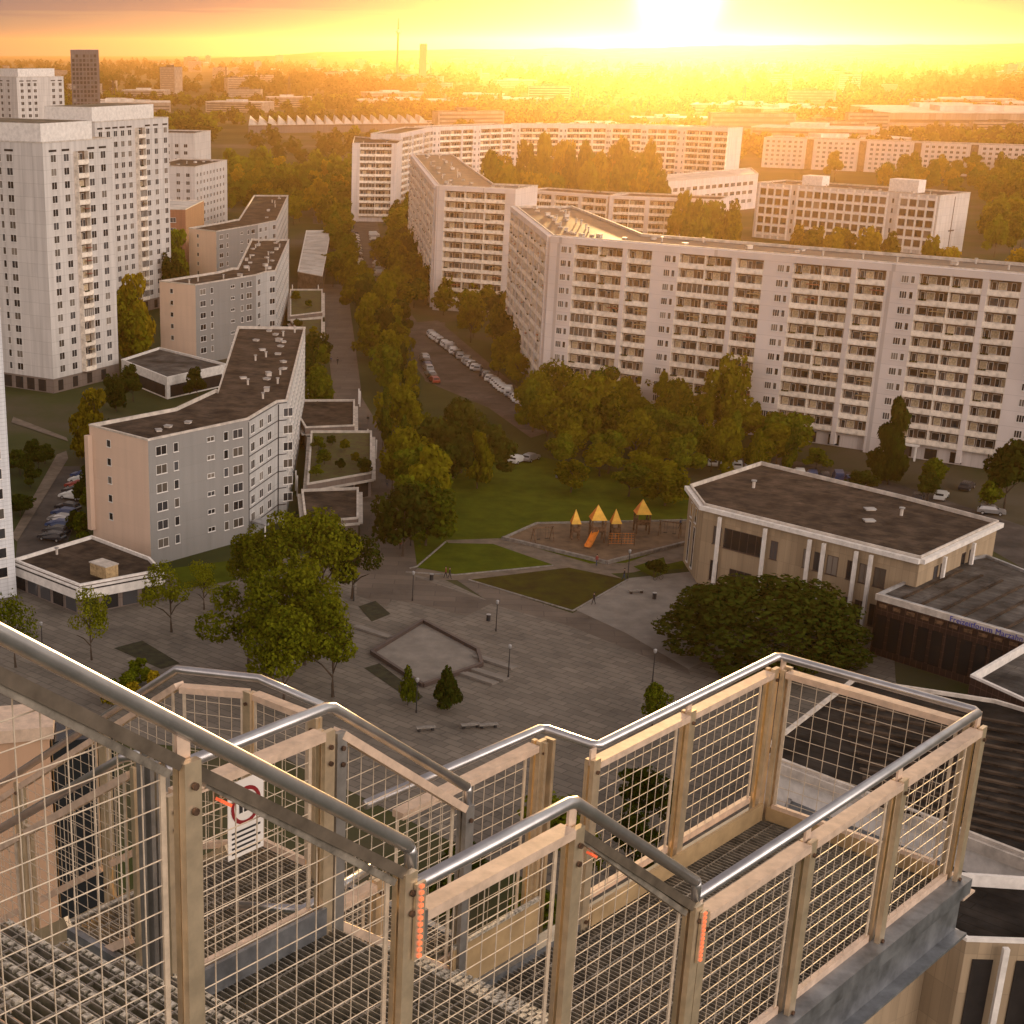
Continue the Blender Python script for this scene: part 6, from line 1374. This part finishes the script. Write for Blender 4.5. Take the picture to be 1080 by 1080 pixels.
for b_s in (-4.02, -2.76): P(root3, 'stringer', MB().bar(Lp(b_s, 3.3, ZD - .1), Lp(b_s, 6.6, ZD - .1 - 3.3 * SL), .03, .26), ['post'])
for k in range(12):
    b0_ = 3.3 + k * .27; z = ZD - (k + 1) * .197; m_ = MB()
    for j in range(8): m_.bar(Lp(-4.0, b0_ + .02 + j * .034, z), Lp(-2.78, b0_ + .02 + j * .034, z), .005, .028)
    m_.bar(Lp(-4.0, b0_ + .28, z), Lp(-2.78, b0_ + .28, z), .03, .03, m=1); P(root3, 'stair_tread', m_, ['grate', 'nosing'])
P(root3, 'landing_beam', MB().bar(Lp(-4.05, 1.66, ZD - .1), Lp(-4.05, 3.3, ZD - .1), .05, .16).bar(Lp(-2.55, 1.66, ZD - .1), Lp(-2.55, 3.3, ZD - .1), .05, .16), ['galv_beam'])
# second lower run seen through the mesh (turns back under the landing)
zq_ = lambda b: -5.1 + (b - 2.0) * .36
rail(root3, [(-3.2, 1.75, -4.0), (-3.75, 1.75, -4.05), (-3.78, 2.2, -4.2)]); post(root3, -3.2, 1.75, ZD - 1.2, -4.08, out=1); panel(root3, (-3.72, 1.75), (-3.25, 1.75), ZD, ZD, -4.15, -4.12)
rail(root3, [(-3.0, 1.9, -5.2), (-5.2, 1.9, -6.4)]); panel(root3, (-5.1, 1.9), (-3.1, 1.9), -7.3, -6.2, -6.45, -5.36)
P(root3, 'stringer', MB().bar(Lp(-3.0, 2.0, -6.0), Lp(-5.6, 2.0, -7.7), .04, .26).bar(Lp(-3.0, 3.0, -6.0), Lp(-5.6, 3.0, -7.7), .04, .26), ['post'])
# --- warning sign on the mesh panel
sg = thing('warning_sign', Lp(-4.58, 1.285, -3.10), 'small white prohibition sign with red ring, wired to the mesh panel of the landing', 'sign')
sx = lambda u, w, e=0: Lp(-4.69 + u, 1.29 - e, -3.25 + w)
P(sg, 'plate', MB().add([sx(0, 0), sx(.21, 0), sx(.21, .36), sx(0, .36), sx(0, 0, -.004), sx(.21, 0, -.004), sx(.21, .36, -.004), sx(0, .36, -.004)], [(0, 1, 2, 3), (7, 6, 5, 4), (0, 4, 5, 1), (1, 5, 6, 2), (2, 6, 7, 3), (3, 7, 4, 0)]) or (lambda m: m)(MB()), ['white_paint']) if False else None
m_ = MB(); m_.add([sx(0, 0), sx(.21, 0), sx(.21, .36), sx(0, .36), sx(0, 0, -.004), sx(.21, 0, -.004), sx(.21, .36, -.004), sx(0, .36, -.004)], [(0, 1, 2, 3), (7, 6, 5, 4), (0, 4, 5, 1), (1, 5, 6, 2), (2, 6, 7, 3), (3, 7, 4, 0)]); P(sg, 'plate', m_, ['white_paint'])
M['sign_red'] = mat('sign_red', (.22, .015, .02), .5, var=.05); m_ = MB(); K = 28
vs = []
for k in range(K):
    for r_ in (.088, .070): vs.append(sx(.105 + r_ * math.cos(6.2832 * k / K), .235 + r_ * math.sin(6.2832 * k / K), .002))
m_.add(vs, [(2 * k, 2 * k + 1, (2 * k + 3) % (2 * K), (2 * k + 2) % (2 * K)) for k in range(K)]); m_.add([sx(.045, .288, .003), sx(.055, .298, .003), sx(.165, .182, .003), sx(.155, .172, .003)], [(0, 1, 2, 3)]); P(sg, 'ring', m_, ['sign_red'])
for x, w_, h_ in ((.075, .02, .06), (.105, .024, .075), (.135, .02, .06)): P(sg, 'pictogram', (lambda m: (m.add([sx(x - w_ / 2, .205, .0015), sx(x + w_ / 2, .205, .0015), sx(x + w_ / 2, .205 + h_, .0015), sx(x - w_ / 2, .205 + h_, .0015)], [(0, 1, 2, 3)]), m)[1])(MB()), ['metal_dark'])
for k in range(5): P(sg, 'text_line', (lambda m: (m.add([sx(.02, .02 + k * .024, .0015), sx(.19 - (k % 2) * .03, .02 + k * .024, .0015), sx(.19 - (k % 2) * .03, .030 + k * .024, .0015), sx(.02, .030 + k * .024, .0015)], [(0, 1, 2, 3)]), m)[1])(MB()), ['metal_dark'])
# --- plastered roof house of the high-rise beside the lower flight (left edge)
q0, q1 = Lp(-3.6, 8.2, 0), Lp(-6.2, 6.9, 0)
M['roof_house_wall'] = panel_mat('roof_house_wall', (.55, .36, .24), seam=.9, pw=1.2, ph=1.2, var=.06)
rc = GD(52, 778, 13.0); RH = [(rc.x - 5, rc.y - 1.2), (rc.x, rc.y), (rc.x - .05, rc.y + .5), (rc.x - 5, rc.y - .6)]
o = thing('roof_house', (rc.x, rc.y, 56), 'peach plastered roof structure with a dark glazed strip, behind the mesh at the left edge', 'building')
RH = ccw(RH); part('wall', wall_mesh('wall', RH, 56, rc.z, [M['roof_house_wall']]), o); part('coping', MB().prism(inset(RH, -.04), rc.z + .002, rc.z + .12).mesh('coping', [M['rail_cap']]), o)
RG = [(rc.x + .02, rc.y + .02), (rc.x + .55, rc.y + .14), (rc.x + .45, rc.y + .6), (rc.x - .03, rc.y + .45)]
b_ = MB().prism(ccw(RG), 56, rc.z - .05); part('glazing', b_.mesh('glazing', [M['glass']]), o)
# ------------------------------------------------------------------ the golden evening haze
hz_m = bpy.data.materials.new('haze'); hz_m.use_nodes = True; t = hz_m.node_tree; t.nodes.clear(); ou = N(t, 'ShaderNodeOutputMaterial'); pv = N(t, 'ShaderNodeVolumePrincipled')
pv.inputs['Density'].default_value = HAZE_D; pv.inputs['Color'].default_value = HAZE_C + (1,); pv.inputs['Anisotropy'].default_value = HAZE_G; t.links.new(pv.outputs[0], ou.inputs['Volume'])
b_ = MB(); b_.box(-9200, -320, -3, 12200, 15200, HAZE_TOP); ho = single('haze', b_.mesh('haze', [hz_m]), 'thin golden evening haze', None, kind='stuff')
